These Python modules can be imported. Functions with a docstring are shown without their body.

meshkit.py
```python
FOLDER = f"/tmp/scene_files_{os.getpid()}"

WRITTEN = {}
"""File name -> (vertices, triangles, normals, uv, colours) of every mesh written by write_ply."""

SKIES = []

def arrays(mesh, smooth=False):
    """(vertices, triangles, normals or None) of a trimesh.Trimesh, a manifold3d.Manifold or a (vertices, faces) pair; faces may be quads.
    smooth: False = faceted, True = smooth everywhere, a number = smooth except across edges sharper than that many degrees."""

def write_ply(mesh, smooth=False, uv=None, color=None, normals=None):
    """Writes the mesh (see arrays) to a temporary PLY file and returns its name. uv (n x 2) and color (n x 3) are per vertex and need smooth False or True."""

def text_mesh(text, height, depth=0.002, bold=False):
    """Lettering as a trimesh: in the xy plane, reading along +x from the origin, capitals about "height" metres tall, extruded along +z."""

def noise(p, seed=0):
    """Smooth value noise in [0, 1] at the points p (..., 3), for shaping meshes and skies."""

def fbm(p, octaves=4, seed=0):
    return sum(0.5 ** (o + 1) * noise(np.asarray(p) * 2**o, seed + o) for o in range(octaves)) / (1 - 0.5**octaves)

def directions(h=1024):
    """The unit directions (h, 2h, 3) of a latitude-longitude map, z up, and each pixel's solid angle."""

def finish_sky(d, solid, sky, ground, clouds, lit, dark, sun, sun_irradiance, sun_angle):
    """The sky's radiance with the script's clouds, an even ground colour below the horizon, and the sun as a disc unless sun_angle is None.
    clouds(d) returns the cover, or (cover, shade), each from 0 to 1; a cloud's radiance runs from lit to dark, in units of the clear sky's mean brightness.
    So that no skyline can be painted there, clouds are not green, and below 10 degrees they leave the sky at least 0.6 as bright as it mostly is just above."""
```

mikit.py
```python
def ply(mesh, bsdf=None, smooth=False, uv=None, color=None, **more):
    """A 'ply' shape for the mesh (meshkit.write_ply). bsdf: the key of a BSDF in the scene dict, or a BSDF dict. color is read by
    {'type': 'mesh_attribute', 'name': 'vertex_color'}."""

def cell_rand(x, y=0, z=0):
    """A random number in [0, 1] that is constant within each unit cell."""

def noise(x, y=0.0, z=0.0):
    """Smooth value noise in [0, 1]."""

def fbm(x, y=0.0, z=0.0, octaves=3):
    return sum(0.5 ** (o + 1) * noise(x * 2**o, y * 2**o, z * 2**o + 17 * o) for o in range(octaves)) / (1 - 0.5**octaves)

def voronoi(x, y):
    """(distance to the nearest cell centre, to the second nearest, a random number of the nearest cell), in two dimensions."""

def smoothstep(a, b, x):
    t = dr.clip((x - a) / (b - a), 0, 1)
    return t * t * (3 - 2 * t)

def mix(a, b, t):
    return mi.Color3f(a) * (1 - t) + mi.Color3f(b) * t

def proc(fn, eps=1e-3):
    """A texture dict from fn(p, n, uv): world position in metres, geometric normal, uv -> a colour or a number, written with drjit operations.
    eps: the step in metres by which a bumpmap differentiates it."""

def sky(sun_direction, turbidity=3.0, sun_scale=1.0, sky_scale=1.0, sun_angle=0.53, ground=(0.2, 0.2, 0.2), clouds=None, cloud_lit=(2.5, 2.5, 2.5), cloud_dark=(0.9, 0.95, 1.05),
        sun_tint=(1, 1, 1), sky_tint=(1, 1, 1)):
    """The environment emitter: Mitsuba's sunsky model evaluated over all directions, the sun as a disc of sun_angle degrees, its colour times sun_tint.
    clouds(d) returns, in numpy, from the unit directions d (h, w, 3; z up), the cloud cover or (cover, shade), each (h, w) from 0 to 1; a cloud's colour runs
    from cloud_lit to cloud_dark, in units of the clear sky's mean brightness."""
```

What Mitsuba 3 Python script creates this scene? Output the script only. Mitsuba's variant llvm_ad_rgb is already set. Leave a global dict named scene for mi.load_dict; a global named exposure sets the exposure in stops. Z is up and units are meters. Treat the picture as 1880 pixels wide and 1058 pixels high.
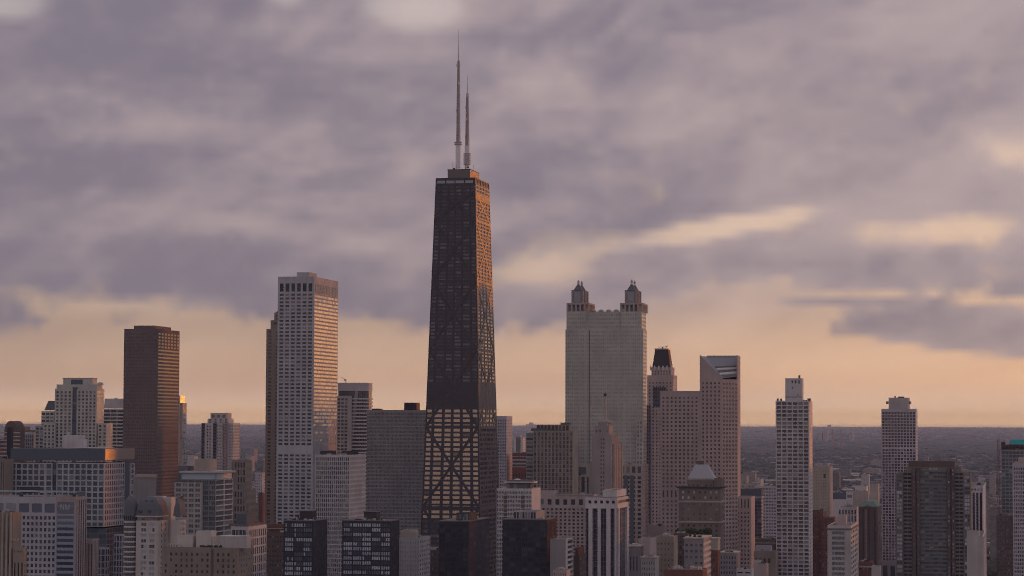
"""City skyline at sunset seen from over the lake: world axes x = north, y = west (away from the camera), z = up, metres."""
import math, random
import numpy as np
import trimesh
import drjit as dr
import mitsuba as mi
import mikit
import meshkit
from mikit import proc, noise, fbm, cell_rand, smoothstep, mix

T = mi.ScalarTransform4f
scene, labels = {'type': 'scene'}, {}

# ---------------------------------------------------------------- camera
FOCAL = 4500.0 / 1880.0                       # focal length in frame widths
YAW, PITCH, ROLL = math.atan(940 / 4500), math.atan(253 / 4500), 0.0035
EYE = np.array([0.0, 0.0, 149.0])
fwd = np.array([-math.sin(YAW) * math.cos(PITCH), math.cos(YAW) * math.cos(PITCH), math.sin(PITCH)])
right = np.array([math.cos(YAW), math.sin(YAW), 0.0])
up = np.cross(right, fwd)
right, up = right + ROLL * up, up - ROLL * right
scene['camera'] = {'type': 'perspective', 'fov': 2 * math.degrees(math.atan(0.5 / FOCAL)), 'fov_axis': 'x',
                   'near_clip': 5.0, 'far_clip': 200000.0,
                   'to_world': T().look_at(origin=EYE.tolist(), target=(EYE + fwd).tolist(), up=up.tolist()),
                   'medium': {'type': 'ref', 'id': 'air'}}

# ---------------------------------------------------------------- sky and sun
exposure = 3.22
HAZE = 1.6e-5
SUN_AZ, SUN_EL = math.radians(33), math.radians(2.0)
SUN = [math.sin(SUN_AZ) * math.cos(SUN_EL), math.cos(SUN_AZ) * math.cos(SUN_EL), math.sin(SUN_EL)]


def sstep(a, b, x):
    t = np.clip((x - a) / (b - a), 0, 1)
    return t * t * (3 - 2 * t)


def clouds(d):
    az = np.degrees(np.arctan2(d[..., 0], d[..., 1])) + math.degrees(YAW)      # degrees right of the view axis
    az = (az + 180) % 360 - 180
    el = np.degrees(np.arcsin(np.clip(d[..., 2], -1, 1)))
    def field(v):
        q = v * np.array([1.0, 1.0, 1.45]) + v[..., 2:3] * np.array([-0.7, -0.35, 0.0])
        w = np.stack([meshkit.fbm(q * 12 + k * 7.7, 3, 5 + k) for k in range(3)], -1) - 0.5
        q = q + 0.075 * w
        return meshkit.fbm(q * 7 + 1.7, 2, 11) - 0.5, meshkit.fbm(q * 19 + 5.2, 4, 3) - 0.5, meshkit.fbm(q * 80 + 8.2, 3, 7) - 0.5
    big, mid, fine = field(d)
    toward = np.array([math.sin(SUN_AZ), math.cos(SUN_AZ), 0.0])
    t = d + 0.016 * toward - np.array([0, 0, 0.006])                                   # a step towards the sun
    big2, mid2, fine2 = field(t / np.linalg.norm(t, axis=-1, keepdims=True))
    relief = (mid - mid2) + (fine - fine2) * 0.25                                      # what faces the sun is brighter

    def lumps(v):                                                                      # rounded heaps, big ones carrying small ones
        q = v * np.array([1.0, 1.0, 1.25]) + 0.02 * (meshkit.fbm(v * 30 + 9.0, 2, 33)[..., None] - 0.5)
        return sum(k * (np.abs(2 * meshkit.noise(q * f + 3.3 * f, 40 + i) - 1) - 0.5) for i, (f, k) in enumerate(((26, .5), (55, .32), (112, .22), (210, .13))))
    heap = lumps(d)
    t2 = d + 0.0055 * toward - np.array([0, 0, 0.0035])
    puff = lumps(t2 / np.linalg.norm(t2, axis=-1, keepdims=True)) - heap

    def blob(a, e, sa, se, tilt=0.0):
        x, y = az - a, el - e
        return np.exp(-((x / sa) ** 2 + ((y - tilt * x) / se) ** 2))
    n = 0.7 * big + 0.85 * mid + 0.35 * fine
    edge = 2.2 - 0.45 * np.exp(-((az + 1.5) / 3.5) ** 2) + 0.35 * sstep(2, 6, az)       # lower edge of the deck
    deck = sstep(-0.35, 0.5, el - edge + 1.6 * n + 0.9 * heap)
    gap = (1.0 * blob(4.9, 4.62, 2.5, 0.26, 0.17) + 0.6 * blob(9.9, 4.5, 2.4, 0.42, 0.02) + 1.1 * blob(-2.2, 9.75, 1.2, 0.55) + 0.36 * blob(0.7, 3.6, 1.3, 0.45, 0.1)
           + 0.8 * blob(-11.8, 9.6, 0.9, 0.35) + 0.6 * blob(-5.4, 9.9, 0.5, 0.2) + 0.3 * blob(1.5, 7.9, 0.8, 0.4, -0.4) + 0.25 * blob(-6.5, 4.7, 2.2, 0.25, 0.05) + 0.25 * blob(-3.3, 4.2, 0.9, 0.35)
           + 0.36 * blob(11.3, 6.3, 1.2, 0.6) + 0.4 * blob(-9.0, 2.75, 2.5, 0.2, 0.05))
    bank = 1.7 * blob(11.3, 2.2, 3.7, 0.58, -0.06) + 0.95 * blob(6.2, 3.75, 3.4, 0.22, 0.0) + 0.8 * blob(7.4, 2.95, 2.6, 0.17)
    # the darker banks and the rosy lulls of the deck, (azimuth, height, widths, tilt, amount)
    banks = sum(k * blob((x - 940) / 78.5, (782 - y) / 78.5, sx / 78.5, sy / 78.5, t) for x, y, sx, sy, t, k in (
        (120, 110, 190, 45, .05, .16), (480, 170, 260, 50, -.12, .18), (180, 320, 220, 40, -.05, .14), (330, 520, 330, 60, 0, .20), (680, 580, 170, 40, -.1, .16), (930, 70, 110, 40, 0, .18),
        (1230, 130, 200, 40, -.2, .12), (1150, 300, 190, 35, -.15, .12), (1270, 390, 130, 22, .1, .18), (700, 330, 150, 30, 0, .10), (1620, 160, 220, 40, -.1, .08), (1820, 440, 90, 20, 0, .12),
        (985, 160, 70, 36, -.4, -.26), (1300, 205, 120, 30, -.1, -.14), (440, 415, 110, 20, -.1, -.26), (690, 450, 60, 24, 0, -.26), (290, 245, 220, 22, .05, -.12), (1810, 290, 90, 50, 0, -.26),
        (1000, 500, 90, 40, .1, -.3), (560, 60, 130, 30, 0, -.14), (200, 570, 90, 16, .1, -.3), (860, 400, 90, 24, 0, -.14)))
    thin = sstep(0.25, 1.1, gap + 0.8 * n - 0.85 * heap)
    cover = deck * (1 - 0.92 * thin)
    cover = np.maximum(cover, 0.95 * sstep(0.2, 0.65, bank + 0.6 * n + 0.4 * heap))
    cover = np.maximum(cover, 0.42 + 0.53 * sstep(1.2, 0.2, el) * (1 - 0.8 * sstep(30, 90, np.abs(az - 21))) + 0.32 * blob(4.0, 3.05, 5.0, 0.75))                      # thin bright veil under the deck
    wisp = sstep(0.5, 0.85, meshkit.fbm(d * np.array([20, 20, 95]), 4, 21)) * 0.6
    cover = np.maximum(cover, wisp * sstep(0.5, 1.5, el))
    far = sstep(40, 12, np.abs(az))
    shade = sstep(-0.25, 1.15, 0.66 + 1.0 * n + 0.15 * fine + 0.5 * relief + 0.24 * heap + 0.50 * puff + 1.6 * banks - 0.45 * gap - 0.030 * az * far + 0.2 * bank)
    shade = 1 - 0.30 * (1 - shade)
    shade = shade * (1 - 0.30 * sstep(2.4, 1.2, el + 0.5 * n) * (1 - np.clip(bank, 0, 1))) * (1 - 0.95 * sstep(1.3, 0.0, el) * (1 - 0.8 * sstep(30, 90, np.abs(az - 21))) * (1 - np.clip(bank, 0, 1)))      # the veil glows over the horizon
    east = sstep(35, 120, np.abs(az))                                                 # away from the sun the deck is lit from below and thinner
    shade = shade - 0.15 * east - 0.05 * sstep(10, 45, el)
    cover = cover * (1 - 0.4 * east)
    shade = shade - 0.22 * np.clip(gap, 0, 1.2) * sstep(0.1, 0.5, gap + 0.8 * n)
    return np.clip(cover, 0, 0.97), np.clip(shade, 0, 1)


scene['sky'] = mikit.sky(SUN, turbidity=3.0, sun_scale=0.52, sky_scale=1.0, sun_angle=3.0, clouds=clouds,
                         cloud_lit=(4.3, 3.3, 2.95), cloud_dark=(0.93, 0.805, 1.04), sun_tint=(1.0, 1.02, 1.3), sky_tint=(1.0, 1.01, 1.62),
                         ground=(0.25, 0.24, 0.25))

# ---------------------------------------------------------------- from a survey of the photograph to metres
PXF = 4500.0


def ray(px, py):
    return fwd * PXF + right * (px - 940.0) - up * (py - 529.0)


def X(px, Y, py=850):
    d = ray(px, py)
    return d[0] / d[1] * Y


def Z(py, Y, px=940):
    d = ray(px, py)
    return EYE[2] + d[2] / d[1] * Y


def deep(px, Y, px2, py=850):
    """How far back (m) a wall runs that starts at px on the plane Y and ends at px2."""
    d = ray(px2, py)
    return X(px, Y, py) / (d[0] / d[1]) - Y


# ---------------------------------------------------------------- materials
def principled(color, rough=0.6, spec=0.4, metal=0.0):
    return {'type': 'twosided', 'bsdf': {'type': 'principled', 'base_color': color if isinstance(color, dict) else {'type': 'rgb', 'value': list(color)},
                                         'roughness': rough, 'specular': spec, 'metallic': metal}}


def plain(name, c, rough=0.7, spec=0.3, metal=0.0):
    scene[name] = principled(c, rough, spec, metal)


def weathered(name, c, amp=0.22, rough=0.9, spec=0.08):
    """Stone, brick or concrete: soft blotches and rain streaks running down the wall."""
    def fn(p, n, uv):
        blot = fbm(p.x * 0.09, p.y * 0.09, p.z * 0.07, 3)
        streak = noise(p.x * 0.8, p.y * 0.8, p.z * 0.03)
        return mi.Color3f(*c) * (1.0 + amp * (blot - 0.5) * 2 + amp * 0.6 * (streak - 0.5))
    scene[name] = principled(proc(fn), rough, spec)


def glazing(name, dark, light, blind, share, rough=0.10, spec=0.35, metal=0.0):
    """Window glass seen from outside: every pane has its own tone (uv.x); some show a blind or a curtain behind."""
    def fn(p, n, uv):
        r = uv.x
        base = mix(dark, light, r * r)
        return dr.select(uv.y < share, mix(light, blind, 0.35 + 0.65 * r), base)
    scene[name] = principled(proc(fn), rough, spec, metal)


for nm, c in dict(concrete_white=(.52, .51, .515), concrete_pale=(.44, .42, .41), concrete_grey=(.27, .26, .265), limestone=(.40, .355, .31), stone_beige=(.31, .265, .22),
                  stone_tan=(.27, .23, .20), stone_grey_green=(.52, .52, .475), cream_stone=(.54, .50, .47), granite_pink=(.44, .37, .35), granite_brown=(.185, .15, .142), brick_red=(.19, .095, .075),
                  brick_brown=(.15, .118, .105), marble_grey=(.45, .455, .485), precast_lilac=(.46, .45, .485), stone_dim=(.38, .38, .39), stone_mauve=(.33, .30, .29), stone_olive=(.21, .195, .175), stone_umber=(.205, .170, .150), stone_rose=(.47, .41, .38)).items():
    weathered(nm, c)
plain('steel_black', (.075, .068, .074), 0.6, 0.2)
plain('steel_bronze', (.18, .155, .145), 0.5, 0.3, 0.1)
plain('slab_white', (.55, .54, .545), 0.7)
plain('roof_grey', (.16, .155, .155), 0.9, 0.1)
plain('roof_pale', (.42, .41, .40), 0.9, 0.1)
plain('plant_dark', (.055, .05, .052), 0.7)
plain('slate_blue', (.12, .14, .17), 0.8, 0.05)
plain('slate_roof', (.15, .16, .18), 0.8, 0.1)
plain('metal_silver', (.50, .52, .55), 0.35, 0.5, 0.55)
plain('slate_pale', (.37, .385, .42), 0.6, 0.2)
plain('roof_glass', (.27, .28, .30), 0.6, 0.2)
plain('metal_grey', (.30, .30, .32), 0.5, 0.5, 0.4)
plain('mast_white', (.80, .79, .80), 0.6)
plain('mast_grey', (.46, .42, .42), 0.6)
plain('copper_green', (.15, .215, .185), 0.7)
plain('net_teal', (.05, .42, .42), 0.8)
plain('panel_warm', (.34, .28, .25), 0.4, 0.3, 0.2)
plain('panel_bluepale', (.36, .47, .55), 0.3, 0.5)
plain('crane_steel', (.20, .12, .10), 0.6)
plain('brick_stack', (.34, .22, .18), 0.8)
plain('foliage', (.055, .065, .035), 0.9, 0.1)
glazing('glass_dark', (.050, .052, .062), (.125, .125, .14), (.30, .29, .29), .16)
glazing('glass_black', (.035, .037, .046), (.065, .068, .08), (.09, .09, .10), .10, 0.07, 0.2)
glazing('glass_blue', (.05, .062, .09), (.11, .135, .18), (.20, .22, .25), .06)
glazing('glass_teal', (.07, .10, .12), (.14, .185, .21), (.28, .32, .32), .10)
glazing('glass_brown', (.075, .062, .060), (.14, .118, .112), (.24, .20, .17), .06, .08, .3)
glazing('glass_grey', (.10, .105, .105), (.20, .205, .205), (.30, .30, .28), .15)
glazing('glass_green', (.29, .295, .275), (.45, .455, .43), (.30, .30, .26), .12)
glazing('glass_blind', (.06, .068, .085), (.17, .19, .23), (.54, .60, .69), .56, 0.25, 0.3)
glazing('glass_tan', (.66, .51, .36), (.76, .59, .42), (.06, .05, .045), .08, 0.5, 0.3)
glazing('glass_home', (.09, .085, .09), (.16, .15, .155), (.32, .30, .29), .34, 0.25)
glazing('glass_tower', (.095, .087, .092), (.13, .12, .125), (.225, .205, .198), .22, 0.3, 0.25)
glazing('glass_bronze', (.035, .033, .035), (.07, .066, .068), (.25, .24, .24), .04, 0.06, 0.5)
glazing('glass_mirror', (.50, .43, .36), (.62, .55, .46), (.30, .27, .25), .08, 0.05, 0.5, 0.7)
glazing('glass_sky', (.13, .155, .21), (.22, .25, .32), (.30, .33, .38), .15)
plain('panel_bluegrey', (.30, .345, .43), 0.5, 0.3)
plain('steel_dark', (.055, .054, .064), 0.7, 0.05)

# ---------------------------------------------------------------- mesh helpers
_BV = np.array([[0, 0, 0], [1, 0, 0], [1, 1, 0], [0, 1, 0], [0, 0, 1], [1, 0, 1], [1, 1, 1], [0, 1, 1]], float)
_BF = np.array([[0, 2, 1], [0, 3, 2], [4, 5, 6], [4, 6, 7], [0, 1, 5], [0, 5, 4], [1, 2, 6], [1, 6, 5], [2, 3, 7], [2, 7, 6], [3, 0, 4], [3, 4, 7]])
rng = np.random.default_rng(7)


class Mesh:
    def __init__(self):
        self.v, self.f, self.uv, self.n = [], [], [], 0

    def add(self, v, f, uv=None):
        v = np.asarray(v, float)
        self.v.append(v)
        self.f.append(np.asarray(f) + self.n)
        self.uv.append(np.zeros((len(v), 2)) if uv is None else np.broadcast_to(np.asarray(uv, float), (len(v), 2)))
        self.n += len(v)
        return self

    def box(self, x0, x1, y0, y1, z0, z1, uv=None):
        return self.add(_BV * [x1 - x0, y1 - y0, z1 - z0] + [x0, y0, z0], _BF, uv)

    def quad(self, a, b, c, d, uv=None):
        return self.add([a, b, c, d], [[0, 1, 2], [0, 2, 3]], uv)

    def tri(self, m):
        return self.add(m.vertices, m.faces)

    def prism(self, pts, z0, z1):
        """Upright prism over a convex footprint given anticlockwise; z1 may be one height per corner."""
        n = len(pts)
        z1 = np.broadcast_to(z1, (n,))
        v = [(x, y, z0) for x, y in pts] + [(x, y, z1[i]) for i, (x, y) in enumerate(pts)]
        f = [[i, (i + 1) % n, n + (i + 1) % n] for i in range(n)] + [[i, n + (i + 1) % n, n + i] for i in range(n)]
        f += [[0, i + 1, i] for i in range(1, n - 1)] + [[n, n + i, n + i + 1] for i in range(1, n - 1)]
        return self.add(v, f)

    def taper(self, x0, x1, y0, y1, z0, X0, X1, Y0, Y1, z1):
        """A block whose top rectangle differs from its foot."""
        v = [(x0, y0, z0), (x1, y0, z0), (x1, y1, z0), (x0, y1, z0), (X0, Y0, z1), (X1, Y0, z1), (X1, Y1, z1), (X0, Y1, z1)]
        return self.add(v, _BF)

    def tube(self, a, b, r0, r1=None, n=8):
        a, b = np.asarray(a, float), np.asarray(b, float)
        r1 = r0 if r1 is None else r1
        t = (b - a) / np.linalg.norm(b - a)
        s = np.cross(t, [0, 0, 1.0] if abs(t[2]) < 0.9 else [1.0, 0, 0])
        s /= np.linalg.norm(s)
        w = np.cross(t, s)
        k = np.arange(n) * 2 * np.pi / n
        ring = np.cos(k)[:, None] * s + np.sin(k)[:, None] * w
        v = np.vstack([a + r0 * ring, b + r1 * ring, [a], [b]])
        f = []
        for i in range(n):
            j = (i + 1) % n
            f += [[i, j, n + j], [i, n + j, n + i], [2 * n, j, i], [2 * n + 1, n + i, n + j]]
        return self.add(v, f)

    def lathe(self, prof, cx, cy, n=20):
        """Surface of revolution about an upright axis; prof = [(r, z), ...] from bottom to top."""
        k = np.arange(n) * 2 * np.pi / n
        v = np.vstack([np.stack([cx + r * np.cos(k), cy + r * np.sin(k), np.full(n, z)], 1) for r, z in prof])
        f = []
        for a in range(len(prof) - 1):
            for i in range(n):
                j = (i + 1) % n
                f += [[a * n + i, a * n + j, (a + 1) * n + j], [a * n + i, (a + 1) * n + j, (a + 1) * n + i]]
        return self.add(v, f)

    def ply(self, mat, smooth=False, uv=False):
        v, f = np.vstack(self.v), np.vstack(self.f)
        return mikit.ply((v, f), mat, smooth=smooth, uv=np.vstack(self.uv) if uv else None)


USED = {}


def free_key(key):
    if key not in USED:
        USED[key] = 0
        return key
    while True:
        USED[key] += 1
        k = f'{key}_{USED[key]:03d}'
        if k not in USED:
            USED[k] = 0
            return k


def entry(key, mesh, mat, kind=None, smooth=False, uv=False, label=None):
    k = free_key(key)
    scene[k] = mesh.ply(mat, smooth, uv)
    lab = {}
    if kind:
        lab['kind'] = kind
    if label:
        lab['label'] = label
    if lab:
        labels[k] = lab
    return k


# one window pane = a shallow box, shared by every building in eight tones; placed by to_world
PANES = {}


def pane_dict(mat, x0, x1, y0, y1, z0, z1, tone, share):
    key = (mat, tone, share)
    if key not in PANES:
        m = Mesh().box(0, 1, 0, 1, 0, 1, ((tone + 0.5) / 8, (share + 0.5) / 12))
        PANES[key] = m.ply(mat, uv=True)
    return {**PANES[key], 'to_world': T().translate([x0, y0, z0]).scale([x1 - x0, y1 - y0, z1 - z0])}


def R(n, fh, w=.7, h=.6, g='glass_dark', y=None, s=False, st='grid', rec=.45, m=(0, 0), nz=None, top=0.0, bay=None, jit=0.0, fm=None):
    """One field of windows on a wall: n columns, storeys of fh metres; w, h = share of a bay that is glass; y = (top, bottom) rows of the survey;
    st = grid | bands | strips; rec = depth of the reveal; m = solid margins left and right (m); bay = panes per column."""
    return dict(n=n, fh=fh, w=w, h=h, g=g, y=y, s=s, st=st, rec=rec, m=m, nz=nz, top=top, bay=bay, jit=jit, fm=fm)


class Building:
    def __init__(self, key, label, cat='building', group=None):
        self.key = free_key(key)
        labels[self.key] = {'label': label, 'category': cat}
        if group:
            labels[self.key]['group'] = group
        self.parts, self.extra, self.panes = {}, {}, 0

    def mesh(self, part, mat):
        return self.parts.setdefault((part, mat), Mesh())

    def pane(self, mat, x0, x1, y0, y1, z0, z1, single, axis, jit, uv=None):
        if single and self.panes < 300:
            self.panes += 1
            scene[free_key(self.key + '__window')] = pane_dict(mat, x0, x1, y0, y1, z0, z1, *((int(rng.integers(8)), int(rng.integers(12))) if uv is None else (min(7, int(uv[0] * 8)), min(11, int(uv[1] * 12)))))
            return
        m = self.extra.setdefault(mat, Mesh())
        uv = rng.random(2) if uv is None else uv
        j = jit * rng.standard_normal(2)
        if axis == 'E':                                                  # faces east, towards -y
            m.quad((x0, y0 + j[0], z0), (x1, y0 - j[0], z0), (x1, y0 - j[0] + j[1], z1), (x0, y0 + j[0] + j[1], z1), uv)
        else:                                                            # faces north, towards +x
            m.quad((x1 + j[0], y0, z0), (x1 - j[0], y1, z0), (x1 - j[0] + j[1], y1, z1), (x1 + j[0] + j[1], y0, z1), uv)

    def field(self, axis, plane, u0, u1, z0, z1, r, wall, part, zview):
        """Piers, spandrels and panes of one window field on the wall plane (outer face)."""
        rec = r['rec']
        wm = self.mesh(part, r['fm'] or wall)

        def fb(mesh, a, b, n0, n1, za, zb):
            if axis == 'E':
                mesh.box(a, b, plane - n1, plane - n0, za, zb)
            else:
                mesh.box(plane + n0, plane + n1, a, b, za, zb)
        a0, a1 = u0 + r['m'][0], u1 - r['m'][1]
        zt = z1 - r['top']
        nz = r['nz'] or max(1, int(round((zt - z0) / r['fh'])))
        fh, pitch = (zt - z0) / nz, (a1 - a0) / r['n']
        pw, sh = pitch * (1 - r['w']), fh * (1 - r['h'])
        pier_out, span_out = (0.0, -0.07) if r['st'] != 'bands' else (-0.07, 0.0)
        back = -rec - 0.02
        if r['w'] < 0.999:
            for i in range(r['n'] + 1):
                c = a0 + i * pitch
                lo, hi = max(c - pw / 2, a0), min(c + pw / 2, a1)
                fb(wm, lo, hi, back, pier_out, z0, zt)
        if r['m'][0] > 0:
            fb(wm, u0, a0 - 0.002, back, pier_out, z0, zt)
        if r['m'][1] > 0:
            fb(wm, a1 + 0.002, u1, back, pier_out, z0, zt)
        e0, e1 = (u0, u1) if span_out == 0.0 else (u0 + 0.05, u1 - 0.05)
        if r['top'] > 0:
            fb(wm, u0, u1, back, 0.0, zt + 0.001, z1)
        if r['st'] == 'strips':
            nz, fh, sh = 1, zt - z0, 0.0
        for k in range(nz + 1):
            c = z0 + k * fh
            lo, hi = max(c - sh / 2, z0), min(c + sh / 2, zt)
            if hi > lo:
                fb(wm, e0, e1, back, span_out, lo, hi)
        bays = r['bay'] or 1
        for k in range(nz - 1, -1, -1):
            za, zb = z0 + k * fh + sh / 2, z0 + (k + 1) * fh - sh / 2
            for i in range(r['n']):
                ua, ub = a0 + i * pitch + pw / 2, a0 + (i + 1) * pitch - pw / 2
                state, split = rng.random(2), (bays if rng.random() < .6 else int(rng.integers(1, bays + 1)))
                for q in range(bays):
                    if q == split:
                        state = rng.random(2)
                    uv = None if bays == 1 else (np.clip(state[0] + rng.uniform(-.1, .1), 0, .99), state[1] if rng.random() < .93 else rng.random())
                    g = (ub - ua) * 0.04 if bays > 1 else 0
                    pa, pb = ua + (ub - ua) * q / bays + g, ua + (ub - ua) * (q + 1) / bays - g
                    single = r['s'] and zb > zview
                    if axis == 'E':
                        self.pane(r['g'], pa, pb, plane + rec - 0.10, plane + rec + 0.02, za, zb, single, 'E', r['jit'], uv)
                    else:
                        self.pane(r['g'], plane - rec - 0.02, plane - rec + 0.10, pa, pb, za, zb, single, 'N', r['jit'], uv)

    def wall_face(self, axis, plane, u0, u1, z0, z1, fields, wall, part, Y, pxc, rec):
        """A wall made of window fields; what they leave over is solid."""
        zview = Z(1064, Y, pxc)
        spans = []
        for r in fields:
            a, b = (z1, z0) if r['y'] is None else (Z(r['y'][0], Y, pxc), Z(r['y'][1], Y, pxc) if r['y'][1] else z0)
            spans.append((min(a, z1), max(b, z0), r))
        spans.sort(key=lambda s: -s[0])
        at = z1
        wm = self.mesh(part, wall)

        def solid(za, zb):
            if zb - za > 0.02:
                if axis == 'E':
                    wm.box(u0, u1, plane, plane + rec + 0.02, za + 0.001, zb - 0.001)
                else:
                    wm.box(plane - rec - 0.02, plane, u0, u1, za + 0.001, zb - 0.001)
        for a, b, r in spans:
            solid(a, at)
            self.field(axis, plane, u0, u1, b, a, r, wall, part, zview)
            at = b
        solid(z0, at)

    def vol(self, xl, xr, yt, Y, wall, L=None, xs=None, yb=None, E=None, N=None, part='wall', roof='roof_grey', back=0.0, pxc=None, parapet=0.5, xw=None):
        """A block of the building: xl..xr its front on the plane Y (+ back metres), yt its top, L or xs its depth, yb its foot (default: the ground)."""
        Y = Y + back
        pxc = pxc or (xl + xr) / 2
        z1 = Z(yt, Y, pxc)
        z0 = 0.0 if yb is None else Z(yb, Y, pxc)
        x0, x1 = X(xl, Y, yt), X(xr, Y, yt)
        if xw:
            x0, x1 = xw
        L = L or deep(xr, Y, xs, yt)
        y0, y1 = Y, Y + L
        E = [] if E is None else (E if isinstance(E, list) else [E])
        N = [] if N is None else (N if isinstance(N, list) else [N])
        re = max([r['rec'] for r in E], default=0.0)
        rn = max([r['rec'] if r['rec'] >= .9 else r['rec'] * .3 for r in N], default=0.0)
        for r in E:
            r['rec'] = re
        for r in N:
            r['rec'] = rn
        cz = z1 - parapet
        self.mesh(part, wall).box(x0, x1 - rn, y0 + re, y1, z0, cz)
        self.mesh('roof', roof).box(x0 + 0.3, x1 - rn - 0.3, y0 + re + 0.3, y1 - 0.3, cz - 0.2, cz + 0.04)
        p = self.mesh(part, wall)
        p.box(x0, x0 + 0.3, y0 + re, y1, cz + 0.001, z1)
        p.box(x0 + 0.3, x1 - rn, y1 - 0.3, y1, cz + 0.001, z1)
        if E:
            self.wall_face('E', y0, x0, x1, z0, z1, E, wall, part, Y, pxc, re)
        else:
            p.box(x0 + 0.3, x1 - rn, y0 + re, y0 + re + 0.3, cz + 0.001, z1)
        if N:
            self.wall_face('N', x1, y0 + re + 0.02, y1, z0, z1, N, wall, part, Y, pxc, rn)
        else:
            p.box(x1 - rn - 0.3, x1 - rn, y0 + re + 0.3, y1 - 0.3, cz + 0.001, z1)
        out = dict(x0=x0, x1=x1, y0=y0, y1=y1, z0=z0, z1=z1)
        if yb is None and z1 < 132 and x1 - x0 > 8 and L > 7:
            self.clutter(out)
        return out

    def clutter(self, b):
        """Machines, vents and a hatch on a roof that the camera looks down on."""
        r = np.random.default_rng(int(abs(b['x0'] * 13 + b['z1'] * 7)) % 99991)
        for k in range(int(r.integers(3, 7))):
            w, d_, h = r.uniform(1.0, 3.4), r.uniform(1.0, 3.0), r.uniform(.7, 2.0)
            x, y, z = r.uniform(b['x0'] + .6, b['x1'] - w - 1.2), r.uniform(b['y0'] + 1.2, b['y0'] + 1.3 + .6 * max(0, b['y1'] - b['y0'] - d_ - 3)), b['z1'] - .46
            m = Mesh().box(x, x + w, y, y + d_, z, z + h)
            if k % 2:
                m.tube((x + w / 2, y + d_ / 2, z + h), (x + w / 2, y + d_ / 2, z + h + .5), w * .28, n=8)
            entry(self.key + '__roof_unit', m, ('metal_grey', 'roof_pale', 'plant_dark', 'concrete_grey')[int(r.integers(4))])
        for k in range(int(r.integers(1, 4))):
            x, y, z = r.uniform(b['x0'] + .6, b['x1'] - 1.2), r.uniform(b['y0'] + 1.0, b['y0'] + .6 * (b['y1'] - b['y0'])), b['z1'] - .46
            entry(self.key + '__vent_pipe', Mesh().tube((x, y, z), (x, y, z + r.uniform(1.2, 3.2)), r.uniform(.12, .3), n=6), 'metal_grey')

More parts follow.
